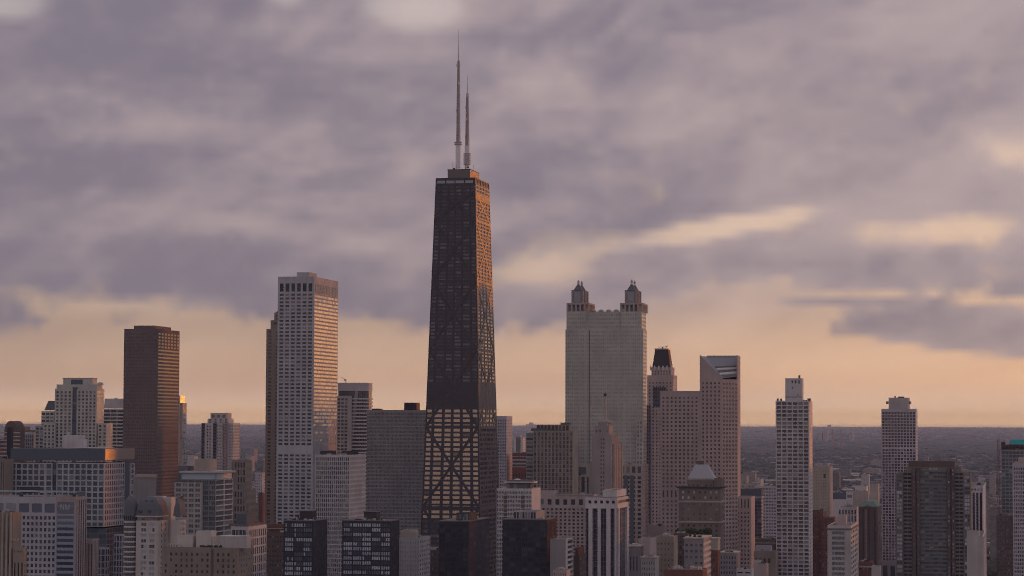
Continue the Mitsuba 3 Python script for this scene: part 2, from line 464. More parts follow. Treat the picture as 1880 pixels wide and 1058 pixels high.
    def units(self, b, count, seed, mat='metal_grey', size=(2, 6), high=(1.2, 3.0), part='roof_unit'):
        """Small machines on a roof."""
        r = np.random.default_rng(seed)
        for _ in range(count):
            w, d, h = r.uniform(*size), r.uniform(*size), r.uniform(*high)
            x = r.uniform(b['x0'] + 1, max(b['x0'] + 1.1, b['x1'] - w - 1))
            y = r.uniform(b['y0'] + 2, max(b['y0'] + 2.1, b['y1'] - d - 1))
            z = b['z1'] - 0.45
            entry(f'{self.key}__{part}', Mesh().box(x, x + w, y, y + d, z, z + h), mat)

    def part(self, name, mesh, mat, label=None, smooth=False, kind=None):
        return entry(f'{self.key}__{name}', mesh, mat, kind, smooth, label=label)

    def done(self):
        for (part, mat), m in self.parts.items():
            if m.n:
                entry(f'{self.key}__{part}', m, mat)
        if self.extra:
            for mat, m in self.extra.items():
                entry(f'{self.key}__window', m, mat, 'stuff', uv=True)


def tower(key, label, Y, xl, xr, yt, wall, L=None, xs=None, cat='tower', group=None, **kw):
    b = Building(key, label, cat, group)
    b.Y = Y
    b.main = b.vol(xl, xr, yt, Y, wall, L, xs, **kw)
    return b

# ---------------------------------------------------------------- ground
def ground_fn(p, n, uv):
    far = fbm(p.x * 0.0021, p.y * 0.0009, 0, 3)
    near = fbm(p.x * 0.03, p.y * 0.02, 3.0, 3)
    c = mix((.10, .105, .105), (.16, .155, .165), smoothstep(0.45, 0.62, far))
    return c * (0.7 + 0.6 * near)


scene['ground_stuff'] = principled(proc(ground_fn), 0.95, 0.1)
_k = np.arange(160) * 2 * np.pi / 160
_r = np.array([0.0, 1500, 3000, 6000, 12000, 20000, 27000, 34000, 41000, 48000, 54000, 60000])
gv, gf = [], []
for i, r in enumerate(_r):                              # flat as far as the suburbs, then a long low rise to the horizon
    t = min(1.0, max(0.0, (r - 22000) / 38000))
    swell = meshkit.noise(np.stack([np.cos(_k) * 9 + 20, np.sin(_k) * 9 + 20, 0 * _k + i * .7], 1)) - .5
    gv.append(np.stack([r * np.cos(_k), r * np.sin(_k), 141 * t * t * (3 - 2 * t) + 26 * t * swell], 1))
for i in range(len(_r) - 1):
    for k in range(160):
        a, c = i * 160 + k, i * 160 + (k + 1) % 160
        gf += [[a, a + 160, c + 160], [a, c + 160, c]]
gm = Mesh().add(np.vstack(gv), gf)
scene['ground'] = gm.ply('ground_stuff')
labels['ground'] = {'label': 'flat city ground running out to the horizon', 'category': 'ground', 'kind': 'structure'}

# ---------------------------------------------------------------- the tall dark tapered tower with its two masts
HY, H_TOP = 1890.0, Z(327, 1906, 838)
hx0, hx1 = X(801, 1906, 327), X(873.5, 1906, 327)
HCX, TW = (hx0 + hx1) / 2, (hx1 - hx0) / 2
bx0, bx1 = X(771, HY + 2, 1040), X(884, HY + 2, 1040)
zb_ = Z(1040, HY + 2, 830)
HS = ((bx1 - bx0) / 2 - TW) / (H_TOP - zb_)          # half-width gained per metre down
HCY, TD = HY + 40.4, 26.0
HSD = (40.4 - TD) / H_TOP


def hw(z):
    return TW + HS * (H_TOP - z)


def hd(z):
    return TD + HSD * (H_TOP - z)


def he(f, z, out=0.0):
    """Point of the east wall: f in -1..1 across, z up, out metres proud of it."""
    return np.array([HCX + f * hw(z), HCY - hd(z) - out, z])


def hn(f, z, out=0.0):
    return np.array([HCX + hw(z) + out, HCY + f * hd(z), z])


H = Building('tapered_tower', 'very tall black tapered tower with diagonal cross bracing and two masts on its roof', 'skyscraper')
zt = H_TOP


def hrect(mesh, face, f0, f1, z0, z1, o0, o1, uv=None):
    """A bar on the leaning wall between the fractions f0, f1 and the heights z0, z1, from o0 to o1 metres proud."""
    v = [face(f0, z0, o1), face(f1, z0, o1), face(f1, z1, o1), face(f0, z1, o1), face(f0, z0, o0), face(f1, z0, o0), face(f1, z1, o0), face(f0, z1, o0)]
    f = [[0, 1, 2], [0, 2, 3], [0, 4, 5], [0, 5, 1], [2, 6, 7], [2, 7, 3], [1, 5, 6], [1, 6, 2], [0, 3, 7], [0, 7, 4]]
    mesh.add(v, f, uv)


def hbar(face, fa, za, fb_, zb__, wide, o0, o1):
    """A diagonal member on the wall."""
    a, b = face(fa, za), face(fb_, zb__)
    t = (b - a) / np.linalg.norm(b - a)
    nrm = np.array([0, -1, 0.0]) if face is he else np.array([1.0, 0, 0])
    s = np.cross(t, nrm) * wide / 2
    v = [a - s + nrm * o1, b - s + nrm * o1, b + s + nrm * o1, a + s + nrm * o1, a - s + nrm * o0, b - s + nrm * o0, b + s + nrm * o0, a + s + nrm * o0]
    return Mesh().add(v, [[0, 1, 2], [0, 2, 3], [0, 4, 5], [0, 5, 1], [2, 6, 7], [2, 7, 3], [1, 5, 6], [1, 6, 2], [0, 3, 7], [0, 7, 4]])


i_ = 0.45                                              # the glass line sits behind the steel
H.part('shell', Mesh().taper(HCX - hw(0) + i_, HCX + hw(0) - i_, HCY - hd(0) + i_, HCY + hd(0) - i_, 0.0, HCX - TW + i_, HCX + TW - i_, HCY - TD + i_, HCY + TD - i_, zt - 0.3), 'steel_black')
ECOL = [-1, -.72, -.335, 0.0, .345, .72, 1]
for a, b in zip(ECOL[:-1], ECOL[1:]):
    pass
for f in ECOL:
    m = Mesh()
    w_ = 0.9 if abs(f) < 1 else 1.0
    lo, hi = (f - w_ / 25, f + w_ / 25)
    hrect(m, he, max(lo, -1), min(hi, 1), 0, zt, -i_ - .05, 0.10)
    H.part('column', m, 'steel_black')
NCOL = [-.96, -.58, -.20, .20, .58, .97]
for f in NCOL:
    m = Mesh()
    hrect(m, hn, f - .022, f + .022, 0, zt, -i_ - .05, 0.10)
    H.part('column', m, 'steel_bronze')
# storeys: offices below, homes above; two plant floors without windows
ZB = [Z(y, HY + 8, 835) for y in (932, 784, 642, 516, 404)]
sp_e, sp_n, zs = Mesh(), Mesh(), []
z = 6.0
z_plant0, z_plant1 = Z(747, HY + 6, 835), Z(706, HY + 7, 835)
while z < zt - 6:
    fh = 3.80 if z < z_plant0 else 2.87
    zs.append((z, fh))
    z += fh
TAN = [(747, 0), (0, 0)]
lit = []
for z, fh in zs:
    plant = z_plant0 - 3 < z < z_plant1
    hrect(sp_e, he, -1, 1, z, z + (fh if plant else fh * .38), -i_ - .04, -0.06)
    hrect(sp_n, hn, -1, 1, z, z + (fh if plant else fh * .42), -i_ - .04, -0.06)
    if plant:
        continue
    for a, b in zip(ECOL[:-1], ECOL[1:]):
        za, zb2 = z + fh * .38 + .05, z + fh - .05
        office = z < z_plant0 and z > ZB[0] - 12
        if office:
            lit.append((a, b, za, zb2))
        else:
            bay_blind = rng.random() < (.02 if z > Z(430, HY + 12) else .40 if rng.random() < .7 else .05)
            tone = rng.random()
            for q in range(4):
                fa, fb2 = a + .05 + (b - a - .1) * (q + .06) / 4, a + .05 + (b - a - .1) * (q + .94) / 4
                mm = H.extra.setdefault('glass_tower', Mesh())
                v = [he(fa, za, -i_ + .12), he(fb2, za, -i_ + .12), he(fb2, zb2, -i_ + .12), he(fa, zb2, -i_ + .12)]
                blind = bay_blind != (rng.random() < .05)
                mm.quad(*v, uv=(np.clip(tone + rng.uniform(-.06, .06), 0, 1) * (.8 if blind else 1), .1 if blind else .6))
    for a, b in zip(NCOL[:-1], NCOL[1:]):
        za, zb2 = z + fh * .42 + .1, z + fh - .1
        for q in range(4):
            fa, fb2 = a + .03 + (b - a - .06) * (q + .07) / 4, a + .03 + (b - a - .06) * (q + .93) / 4
            j = 0.02 * rng.standard_normal(2)
            v = [hn(fa, za, -i_ + .15 + j[0]), hn(fb2, za, -i_ + .15 + j[1]), hn(fb2, zb2, -i_ + .15 - j[0]), hn(fa, zb2, -i_ + .15 - j[1])]
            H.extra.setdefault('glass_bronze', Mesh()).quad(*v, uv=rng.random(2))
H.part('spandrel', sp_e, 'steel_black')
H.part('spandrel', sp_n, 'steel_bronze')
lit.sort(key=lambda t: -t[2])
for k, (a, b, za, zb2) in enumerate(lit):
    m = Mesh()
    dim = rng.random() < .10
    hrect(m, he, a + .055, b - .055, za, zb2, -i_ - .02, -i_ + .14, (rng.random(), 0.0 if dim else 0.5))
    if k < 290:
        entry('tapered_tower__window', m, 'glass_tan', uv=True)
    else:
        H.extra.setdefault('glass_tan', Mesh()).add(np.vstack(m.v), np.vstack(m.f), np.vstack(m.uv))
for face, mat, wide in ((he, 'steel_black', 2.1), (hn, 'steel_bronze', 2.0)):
    zz = [14.0] + ZB + [zt - 11]
    for za, zb2 in zip(zz[:-1], zz[1:]):
        if zb2 - za < 5:
            continue
        last = zb2 > zt - 12
        e = .97
        for sgn in (1, -1):
            fb_ = 0.0 if False else sgn * e
            H.part('diagonal_brace', hbar(face, -sgn * e, za, fb_, zb2, wide, -i_ - .1, 0.16 if sgn > 0 else 0.12), mat)
    for za in ZB:
        m = Mesh()
        hrect(m, face, -1, 1, za - 1.1, za + 1.1, -i_ - .04, 0.06)
        H.part('tie_beam', m, mat)
m = Mesh()
hrect(m, he, -1, 1, zt - 6, zt, -i_ - .03, 0.04)
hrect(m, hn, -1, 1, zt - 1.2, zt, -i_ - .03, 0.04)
H.part('top_band', m, 'steel_black')
plain('louvre_pale', (.34, .36, .39), .4)
for a, b in ((-.93, -.53), (-.46, -.06), (.0, .42), (.49, .88)):
    m = Mesh()
    hrect(m, he, a, b, zt - 4.4, zt - 2.2, 0.0, 0.12)
    H.part('louvre', m, 'louvre_pale')
m = Mesh()
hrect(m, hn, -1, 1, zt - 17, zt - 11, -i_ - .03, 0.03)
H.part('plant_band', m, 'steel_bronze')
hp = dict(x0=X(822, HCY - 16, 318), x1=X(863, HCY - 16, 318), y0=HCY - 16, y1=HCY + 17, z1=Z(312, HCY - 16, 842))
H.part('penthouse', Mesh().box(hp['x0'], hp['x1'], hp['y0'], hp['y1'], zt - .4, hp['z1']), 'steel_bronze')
m = Mesh()
m.box(hp['x0'] - .3, hp['x1'] + .3, hp['y0'] - .3, hp['y1'] + .3, hp['z1'] + .01, hp['z1'] + .5)
H.part('penthouse__roof', m, 'plant_dark')
for k in range(9):
    x, y = rng.uniform(hp['x0'], hp['x1']), rng.uniform(hp['y0'], hp['y1'])
    z0 = hp['z1'] + .45
    m = Mesh().tube((x, y, z0), (x, y, z0 + rng.uniform(2.0, 6.5)), .14, n=5)
    if k % 3 == 0:
        m.box(x - .9, x + .9, y - .3, y + .3, z0 + 1.2, z0 + 2.4)
    H.part('roof_aerial', m, 'crane_steel')
H.done()


def mast(key, label, px, Y, rows, r0, r1, rings):
    """White drum, lattice shaft and thin spire; rows = survey rows of foot, drum top, lattice top, tip."""
    b = Building(key, label, 'mast', None)
    x = X(px, Y, rows[0])
    z = [Z(r, Y, px) for r in rows]
    b.part('drum', Mesh().tube((x, Y, z[0]), (x, Y, z[1]), r0, n=16), 'mast_white', smooth=40)
    lat = Mesh()
    nseg = 26
    for c in range(4):
        a = math.pi / 4 + c * math.pi / 2
        lat.tube((x + r1 * math.cos(a), Y + r1 * math.sin(a), z[1]), (x + .55 * r1 * math.cos(a), Y + .55 * r1 * math.sin(a), z[2]), .26, .2, 5)
    for k in range(nseg):
        t = (k + .5) / nseg
        za = z[1] + (z[2] - z[1]) * t
        r = r1 * (1 - .45 * t)
        for c in range(4):
            a, a2 = math.pi / 4 + c * math.pi / 2, math.pi / 4 + (c + 1) * math.pi / 2
            dz = (z[2] - z[1]) / nseg / 2
            lat.tube((x + r * math.cos(a), Y + r * math.sin(a), za - dz), (x + r * math.cos(a2), Y + r * math.sin(a2), za + dz), .12, n=4)
    b.part('lattice', lat, 'mast_grey')
    b.part('core', Mesh().tube((x, Y, z[1]), (x, Y, z[2]), r1 * .55, r1 * .3, 8), 'mast_grey')
    b.part('spire', Mesh().tube((x, Y, z[2]), (x, Y, z[3]), .42, .10, 6), 'mast_grey')
    for k in range(rings[0]):
        za = rings[1] + k * rings[2]
        b.part('ring', Mesh().lathe([(r0 * 1.0, za), (r0 * 1.55, za), (r0 * 1.55, za + .7), (r0 * 1.0, za + .7)], x, Y, 14), 'mast_grey')
    for k in range(9):
        t = k / 9 + .04
        za, a = z[1] + (z[2] - z[1]) * t, rng.uniform(0, 6.28)
        b.part('panel_antenna', Mesh().box(x + 1.7 * math.cos(a) - .3, x + 1.7 * math.cos(a) + .3, Y + 1.7 * math.sin(a) - .3, Y + 1.7 * math.sin(a) + .3, za, za + 2.2), 'mast_white')
    b.done()


MY = HCY - 3
mast('antenna_mast', 'taller of the two masts on the black tapered tower, white drum below', 841, MY, (309, 262, 112, 54), 2.1, 1.8, (2, Z(262, MY, 841) - .3, -1.5))
mast('antenna_mast', 'shorter of the two masts on the black tapered tower, ringed at its foot', 857.5, MY + 10, (309, 268, 172, 137), 2.0, 1.8, (6, Z(300, MY, 857), 1.7))

# ---------------------------------------------------------------- towers standing round it, left to right
b = tower('granite_tower', 'tall plain brown granite tower, flat topped, left of the pale grid tower', 2030, 228, 290, 604, 'granite_brown', xs=330, cat='skyscraper',
          E=R(15, 2.95, w=.5, h=.42, g='glass_brown', rec=.25, top=3), N=[R(1, 3.1, w=.96, h=.42, g='glass_brown', st='bands', rec=.35, y=(640, None)), R(7, 3.1, w=.55, h=.55, g='glass_brown', y=(610, 640), rec=.35)])
b.vol(246, 284, 598, 2030, 'granite_brown', xs=314, yb=604.3, back=9, part='penthouse', parapet=.3)
b.done()

b = tower('pale_grid_tower', 'tall pale marble tower with a regular window grid and dark top openings, sunlit north side', 1930, 510.5, 577, 508, 'marble_grey', xs=621, cat='skyscraper',
          E=[R(6, 7, w=.66, h=.94, g='glass_black', y=(520, 536), nz=1, s=True, rec=.7, m=(.8, .8)), R(6, 3.08, w=.70, h=.56, g='glass_dark', y=(538, 819), s=True, rec=.7, m=(.8, .8)),
             R(6, 3.08, w=.70, h=.56, g='glass_dark', y=(833, None), s=True, rec=.7, m=(.8, .8))],
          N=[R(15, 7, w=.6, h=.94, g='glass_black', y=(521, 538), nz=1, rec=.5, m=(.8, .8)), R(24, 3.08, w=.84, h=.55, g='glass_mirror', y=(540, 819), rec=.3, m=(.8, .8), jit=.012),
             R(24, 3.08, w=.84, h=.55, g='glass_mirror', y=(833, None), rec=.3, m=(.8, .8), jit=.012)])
b.vol(545, 568, 500, 1930, 'marble_grey', L=22, yb=508.4, back=12, part='penthouse', parapet=.3)
b.units(b.main, 5, 4, high=(1, 2))
b.done()

b = Building('stepped_tower', 'slim beige tower rising in steps behind the pale grid tower', 'tower')
for k, (xl, yt) in enumerate(((489, 604), (497, 588), (503.5, 574))):
    v = b.vol(xl, 530, yt, 2120, 'stone_tan', L=34 - 6 * k, back=4.0 * k, E=R(3 if k == 0 else 2, 3.2, w=.42, h=.62, g='glass_brown', rec=.4, top=1.5), part='wall')
b.part('gable', Mesh().prism([(X(503.5, 2128), 2129), (X(511, 2128), 2129), (X(511, 2128), 2140), (X(503.5, 2128), 2140)], v['z1'] - .4, [v['z1'] + .2, v['z1'] + 3.5, v['z1'] + 3.5, v['z1'] + .2]), 'plant_dark')
b.done()

# glass tower with a rounded corner and a silver crown
b = Building('rounded_corner_tower', 'dark glass tower with a rounded corner, white balcony bands and a silver crown', 'tower')
Yc = 2150
xa, xb_, xc = X(620, Yc), X(657, Yc), X(682, Yc + 16)
rc = xc - xb_
arc = [(xb_ + rc * math.sin(t), Yc + rc * (1 - math.cos(t))) for t in np.linspace(0, math.pi / 2, 9)]
foot = [(xa, Yc)] + arc + [(xc, Yc + 16), (xc - 3, Yc + 22), (xa, Yc + 22)]


def grow(pts, d):
    import shapely
    g = shapely.Polygon(pts).buffer(d, join_style='mitre')
    return [tuple(p) for p in shapely.geometry.polygon.orient(g).exterior.coords][:-1]


zc1 = Z(703, Yc, 650)
zc2 = Z(718, Yc, 650)
b.part('glass_core', Mesh().prism(foot, 0, zc2 - .01), 'glass_dark')
b.part('crown', Mesh().prism(grow(foot, .3), zc2, zc1), 'concrete_white', smooth=30)
b.part('crown_rim', Mesh().prism(grow(foot, .7), zc1 - .8, zc1 - .1), 'slab_white')
slabs = Mesh()
nf = 0
z = Z(731, Yc, 650)
fine = grow(foot, 1.1)
while z > 4:
    slabs.prism(fine, z - 1.25, z)
    z -= 3.25
    nf += 1
b.part('balcony_slab', slabs, 'slab_white', kind='stuff')
v = b.vol(619, 643, 727, Yc, 'concrete_pale', L=10, back=-6, E=R(3, 3.25, w=.74, h=.6, g='glass_dark', s=True, rec=.5, m=(0, 2.2), top=1.6), part='framed_bay')
b.done()
m = Mesh()
cx, cy, cz = X(635, Yc + 15, 700), Yc + 15, zc1 - .1
m.tube((cx, cy, cz), (cx, cy, cz + 3.2), .45)
m.box(cx - 1.6, cx + 1.0, cy - .8, cy + .8, cz + 2.2, cz + 3.6)
m.tube((cx + 1, cy, cz + 2.8), (cx - 4.5, cy, cz + 5.4), .22)
k = entry('roof_crane', m, 'metal_silver')
labels[k] = {'label': 'small jib crane on the roof of the rounded corner tower', 'category': 'crane'}

b = tower('ribbed_office_block', 'grey-white office block with close ribs and banded side, below the pale grid tower', 1750, 579, 642.5, 835, 'concrete_white', xs=672,
          E=R(17, 3.42, w=.62, h=.78, g='glass_dark', s=True, rec=.6, m=(.5, .5), top=1.5), N=R(1, 3.42, w=.99, h=.64, g='granite_pink', st='bands', rec=.5, top=1.2), cat='office block')
b.units(b.main, 4, 11, 'plant_dark', (4, 9), (2, 4))
b.done()

b = tower('fine_grid_slab', 'broad grey slab tower with a very fine grid, left of the black tapered tower', 1990, 674, 800, 753, 'stone_dim', L=30,
          E=R(52, 3.0, w=.62, h=.62, g='glass_grey', rec=.4, top=1.6), cat='tower')
b.vol(742, 764.5, 739.5, 1990, 'plant_dark', L=12, yb=753.3, back=6, part='penthouse', parapet=.2)
b.vol(683, 698, 750.5, 1990, 'plant_dark', L=8, yb=753.3, back=5, part='penthouse', parapet=.2)
b.done()

# the pale twin-crowned tower
Y9 = 2060
b = Building('lantern_tower', 'broad pale green-grey tower crowned by four dark-roofed lanterns', 'skyscraper')
gE = lambda n, **k: R(n, 3.25, w=.62, h=.46, g='glass_green', rec=.18, **k)      # noqa: E731
gN = lambda **k: R(5, 3.25, w=.6, h=.45, g='glass_grey', rec=.25, **k)           # noqa: E731
b.vol(1038, 1081, 605, Y9, 'stone_grey_green', L=26, E=[gE(11, y=(606, 852)), R(1, 5, w=.8, h=.9, g='glass_grey', nz=1, y=(857, 872), rec=.18)])
b.vol(1083, 1180, 605, Y9, 'stone_grey_green', xs=1187.5, E=[gE(25, y=(606, 852)), R(1, 5, w=.9, h=.9, g='glass_grey', nz=1, y=(857, 872), rec=.18)], N=gN(y=(610, None)))
b.vol(1081, 1083, 606.5, Y9, 'concrete_grey', L=20, back=1.6)
b.vol(1040, 1076, 572, Y9, 'stone_grey_green', L=24, yb=605.2, back=1.5, E=gE(9, y=(574, 604)))
b.vol(1076.3, 1138.5, 572, Y9, 'stone_grey_green', L=20, yb=605.2, back=3.2, E=gE(15, y=(575, 604)))
b.vol(1139, 1178, 572, Y9, 'stone_grey_green', xs=1186, yb=605.2, back=1.5, E=gE(9, y=(574, 604)), N=gN(y=(576, 604)))
for k in range(5):
    xk = X(1082 + 14 * k - 3, Y9)
    b.part('parapet_finial', Mesh().lathe([(2.4, Z(572, Y9 + 4) - .3), (2.4, Z(571.2, Y9 + 4)), (1.2, Z(569.8, Y9 + 4)), (0.01, Z(569, Y9 + 4))], xk + 4, Y9 + 4.2, 8), 'stone_rose')
for xl in (1039.5, 1138):
    z0, z1 = Z(572.2, Y9 + 2, xl), Z(556.5, Y9 + 2, xl)
    s = 2.0
    x0, x1, y0, y1 = X(xl, Y9 + 2), X(xl + 47, Y9 + 2) - 2.2, Y9 + 2, Y9 + 29
    loggia = Mesh()
    loggia.box(x0, x1, y0, y1, z1 - 1.4, z1)
    for fx in np.linspace(0, 1, 6):
        xx = x0 + fx * (x1 - x0 - 1.3)
        loggia.box(xx, xx + 1.3, y0 + .02, y0 + 1.3, z0 - .5, z1 - 1.39)
        loggia.box(xx, xx + 1.3, y1 - 1.3, y1 - .02, z0 - .5, z1 - 1.39)
    for fy in np.linspace(.25, .75, 3):
        yy = y0 + fy * (y1 - y0)
        loggia.box(x1 - 1.3, x1 - .02, yy, yy + 1.3, z0 - .5, z1 - 1.39)
        loggia.box(x0 + .02, x0 + 1.3, yy, yy + 1.3, z0 - .5, z1 - 1.39)
    b.part('loggia', loggia, 'stone_rose')
    b.part('loggia_core', Mesh().box(x0 + 4, x1 - 4, y0 + 4, y1 - 4, z0 - .5, z1 - 1.4), 'stone_dim')
    for back in (1.0, 17.0):
        ly = Y9 + 2 + back
        lx0, lx1 = X(xl + 8.5, Y9 + 2), X(xl + 30.5, Y9 + 2)
        za, zb2 = z1 - .2, Z(535, Y9 + 4, xl)
        body = Mesh()
        body.box(lx0 + .8, lx1 - .8, ly + .8, ly + 9.2, za, zb2)
        for cx_ in (lx0, lx1 - 1.8):
            for cy_ in (ly, ly + 8.2):
                body.box(cx_, cx_ + 1.8, cy_, cy_ + 1.8, za, zb2 + 1.0)
        body.box(lx0 + 1.81, lx1 - 1.81, ly + .3, ly + .79, za, za + 1.0)
        kl = b.part('lantern', body, 'stone_mauve')
        kl = kl[len(b.key) + 2:]
        b.part(kl + '__pane', Mesh().box(lx0 + 2.3, lx1 - 2.3, ly + .45, ly + .82, za + 1.2, zb2 - .5), 'louvre_pale')
        ap = Z(518, Y9 + 4, xl)
        mx, my = (lx0 + lx1) / 2, ly + 5
        b.part(kl + '__pyramid_roof', Mesh().taper(lx0 + 1.2, lx1 - 1.2, ly + 1.2, ly + 8.8, zb2 + .3, mx - .6, mx + .6, my - .6, my + .6, Z(521.5, Y9 + 4, xl)), 'slate_roof')
        b.part(kl + '__finial', Mesh().lathe([(.95, Z(522, Y9 + 4)), (.95, Z(517, Y9 + 4)), (.3, Z(515.5, Y9 + 4)), (.02, Z(513.8, Y9 + 4))], mx, my, 8), 'stone_rose')
for k in range(13):                                      # slim ribs up the broad front
    xk = X(1041.5 + 11.2 * k + (4 if k > 3 else 0), Y9)
    b.part('rib', Mesh().box(xk - .35, xk + .35, Y9 - .3, Y9 + .1, Z(856, Y9), Z(605.5, Y9)), 'stone_grey_green')
# wide lower storeys with tall window strips
Yb = Y9 - 9
v = b.vol(1034, 1087, 873, Yb, 'stone_rose', L=8, E=[R(5, 4.2, w=.62, h=.99, g='glass_grey', y=(876, None), st='strips', rec=.5, m=(.8, .8))], part='base')
v = b.vol(1136, 1180.5, 853, Yb, 'stone_rose', xs=1190.5, E=[R(4, 4.0, w=.6, h=.9, g='glass_grey', y=(856, 869), nz=1, rec=.5, m=(.8, .8)), R(4, 3.9, w=.58, h=.6, g='glass_dark', y=(873, None), s=True, rec=.5, m=(.8, .8))],
          N=R(4, 3.9, w=.45, h=.25, g='glass_grey', rec=.3), part='base')
for u in (.30, .55):
    xs_ = v['x0'] + u * (v['x1'] - v['x0'])
    b.part('dark_strip', Mesh().box(xs_ - 1.7, xs_ + 1.7, Yb - .06, Yb + .3, 4, Z(873, Yb, 1150)), 'slate_roof')
v2 = b.vol(1168, 1180.3, 772, Y9 - 4.5, 'stone_grey_green', L=4.4, yb=853.2, E=R(2, 3.9, w=.42, h=.6, g='glass_dark', s=True, rec=.3, m=(.4, .4)), part='bay')
b.done()

# pier building left of it
b = tower('pier_block', 'beige block with close vertical piers left of the lantern tower', 2010, 979, 1052, 791, 'limestone', L=26,
          E=R(11, 3.35, w=.56, h=.80, g='glass_grey', st='grid', rec=.8, top=1.2), cat='block')
b.vol(966, 979, 795, 2010, 'stone_dim', L=24, back=1, E=R(1, 3.35, w=.9, h=.6, g='glass_grey', st='bands', rec=.3), part='bay')
b.vol(975, 1003, 786.5, 2010, 'roof_grey', L=10, yb=791.4, back=3, part='penthouse', parapet=.2)
b.units(b.main, 5, 22, 'roof_grey', (2, 5), (1, 2))
b.done()
b = tower('brown_pier_tower', 'brown tower top with white piers peeping out behind the beige pier block', 2040, 985, 1045, 780, 'limestone', L=10,
          E=R(9, 3.6, w=.72, h=.99, g='glass_brown', st='strips', rec=.8, top=.6))
b.vol(1029, 1045, 776, 2040, 'granite_brown', L=6, yb=780.3, back=3, part='penthouse', parapet=.2)
b.done()
b = tower('pale_blue_tower', 'slim pale tower with bluish windows, just right of the black tapered tower', 2450, 905, 930, 764, 'precast_lilac', xs=940.5,
          E=R(6, 3.1, w=.62, h=.6, g='glass_blue', rec=.4, top=3), N=R(5, 3.1, w=.35, h=.4, g='glass_grey', rec=.25, top=3))
b.done()
b = tower('white_slim_tower', 'small white tower far off in the gap right of the pale slim tower', 3200, 943, 960, 803, 'slab_white', xs=965,
          E=[R(1, 3, w=.5, h=.99, g='glass_grey', st='strips', rec=.6)], N=R(3, 3, w=.5, h=.5, g='glass_grey', rec=.3))
b.vol(947, 955, 799, 3200, 'concrete_pale', L=10, yb=803.3, back=4, part='penthouse', parapet=.2)
b.done()
b = tower('banded_red_block', 'low red-brown block with pale bands in the gap beside the beige pier block', 2450, 940.5, 967, 832, 'brick_red', L=20,
          E=[R(1, 4.2, w=.97, h=.55, g='glass_brown', st='bands', y=(838, 858), rec=.4, fm='granite_pink'), R(5, 5, w=.45, h=.5, g='glass_dark', y=(866, 880), nz=1, rec=.4)], cat='block')
b.done()

# ---- art deco tower with a beacon mast
Yp = 1890
b = Building('beacon_tower', 'stepped pinkish stone tower with a slim beacon mast on its crown', 'tower')
dp = dict(L=26)
b.vol(1087, 1123, 798, Yp, 'stone_mauve', xs=1135, E=[R(2, 3.3, w=.42, h=.52, g='glass_black', s=True, rec=.5, top=2, m=(6.2, 5.2))], N=R(6, 3.3, w=.42, h=.99, g='glass_brown', st='strips', rec=.7, m=(.5, .5)))
b.vol(1081, 1087, 850, Yp, 'stone_mauve', L=20, back=2, part='wing')
b.vol(1123, 1127, 815, Yp, 'stone_mauve', xs=1143, back=3, N=R(5, 3.3, w=.45, h=.99, g='glass_brown', st='strips', rec=.7, m=(.5, .5)), part='wing')
b.vol(1092, 1118, 782, Yp, 'stone_mauve', L=20, yb=798.4, back=4, E=R(4, 4, w=.4, h=.6, g='glass_dark', y=(788, 795), nz=1, rec=.4), part='attic')
b.vol(1098, 1114, 776, Yp, 'stone_mauve', L=14, yb=782.4, back=6, part='attic')
mx = X(1111, Yp + 14)
b.part('crown', Mesh().lathe([(6.4, Z(776.4, Yp + 14)), (6.2, Z(774, Yp + 14)), (4.6, Z(772, Yp + 14)), (2.5, Z(770.5, Yp + 14)), (1.2, Z(769.5, Yp + 14))], mx, Yp + 14, 12), 'stone_mauve')
b.done()
b = Building('beacon_mast', 'slim pale lattice mast with a dark beacon at its tip, on the stepped pinkish tower', 'mast')
zz = [Z(y, Yp + 14) for y in (770, 728, 721)]
lat = Mesh()
for c in range(4):
    a = math.pi / 4 + c * math.pi / 2
    lat.tube((mx + 1.3 * math.cos(a), Yp + 14 + 1.3 * math.sin(a), zz[0]), (mx + .45 * math.cos(a), Yp + 14 + .45 * math.sin(a), zz[1]), .2, .14, 5)
for k in range(12):
    t = (k + .5) / 12
    r = 1.3 - .85 * t
    zk = zz[0] + (zz[1] - zz[0]) * t
    for c in range(4):
        a, a2 = math.pi / 4 + c * math.pi / 2, math.pi / 4 + (c + 1) * math.pi / 2
        lat.tube((mx + r * math.cos(a), Yp + 14 + r * math.sin(a), zk - .7), (mx + r * math.cos(a2), Yp + 14 + r * math.sin(a2), zk + .7), .1, n=4)
lat.tube((mx, Yp + 14, zz[0]), (mx, Yp + 14, zz[1]), .35, .25, 6)
b.part('lattice', lat, 'mast_grey')
b.part('beacon', Mesh().lathe([(.4, zz[1]), (1.1, zz[1] + .5), (1.25, zz[1] + 1.5), (.8, zz[1] + 2.5), (.1, zz[2])], mx, Yp + 14, 10), 'plant_dark')
b.done()

# ---- tower with a dark mansard cap
Yk = 2380
b = Building('mansard_cap_tower', 'pinkish tower with a tall dark mansard cap and pale pinnacles round its foot', 'tower')
b.vol(1188, 1236, 689, Yk, 'granite_pink', xs=1243, E=[R(7, 3.4, w=.42, h=.5, g='glass_brown', y=(700, None), rec=.4, m=(1, 1))], N=R(4, 3.4, w=.4, h=.5, g='glass_brown', rec=.3, top=3))
v = b.vol(1199, 1222, 711, Yk, 'slate_roof', L=4, yb=747, back=-1.5, E=R(6, 4.2, w=.8, h=.8, g='glass_black', rec=.3), part='window_bay', parapet=.2)
b.vol(1186, 1194.5, 744, Yk, 'slate_roof', L=20, back=-2, E=R(2, 3.4, w=.7, h=.6, g='glass_black', rec=.3), part='bay')
b.vol(1196, 1232, 680, Yk, 'granite_pink', xs=1238, yb=689.4, back=5, E=R(7, 3.4, w=.4, h=.6, g='glass_brown', nz=2, rec=.3), part='attic')
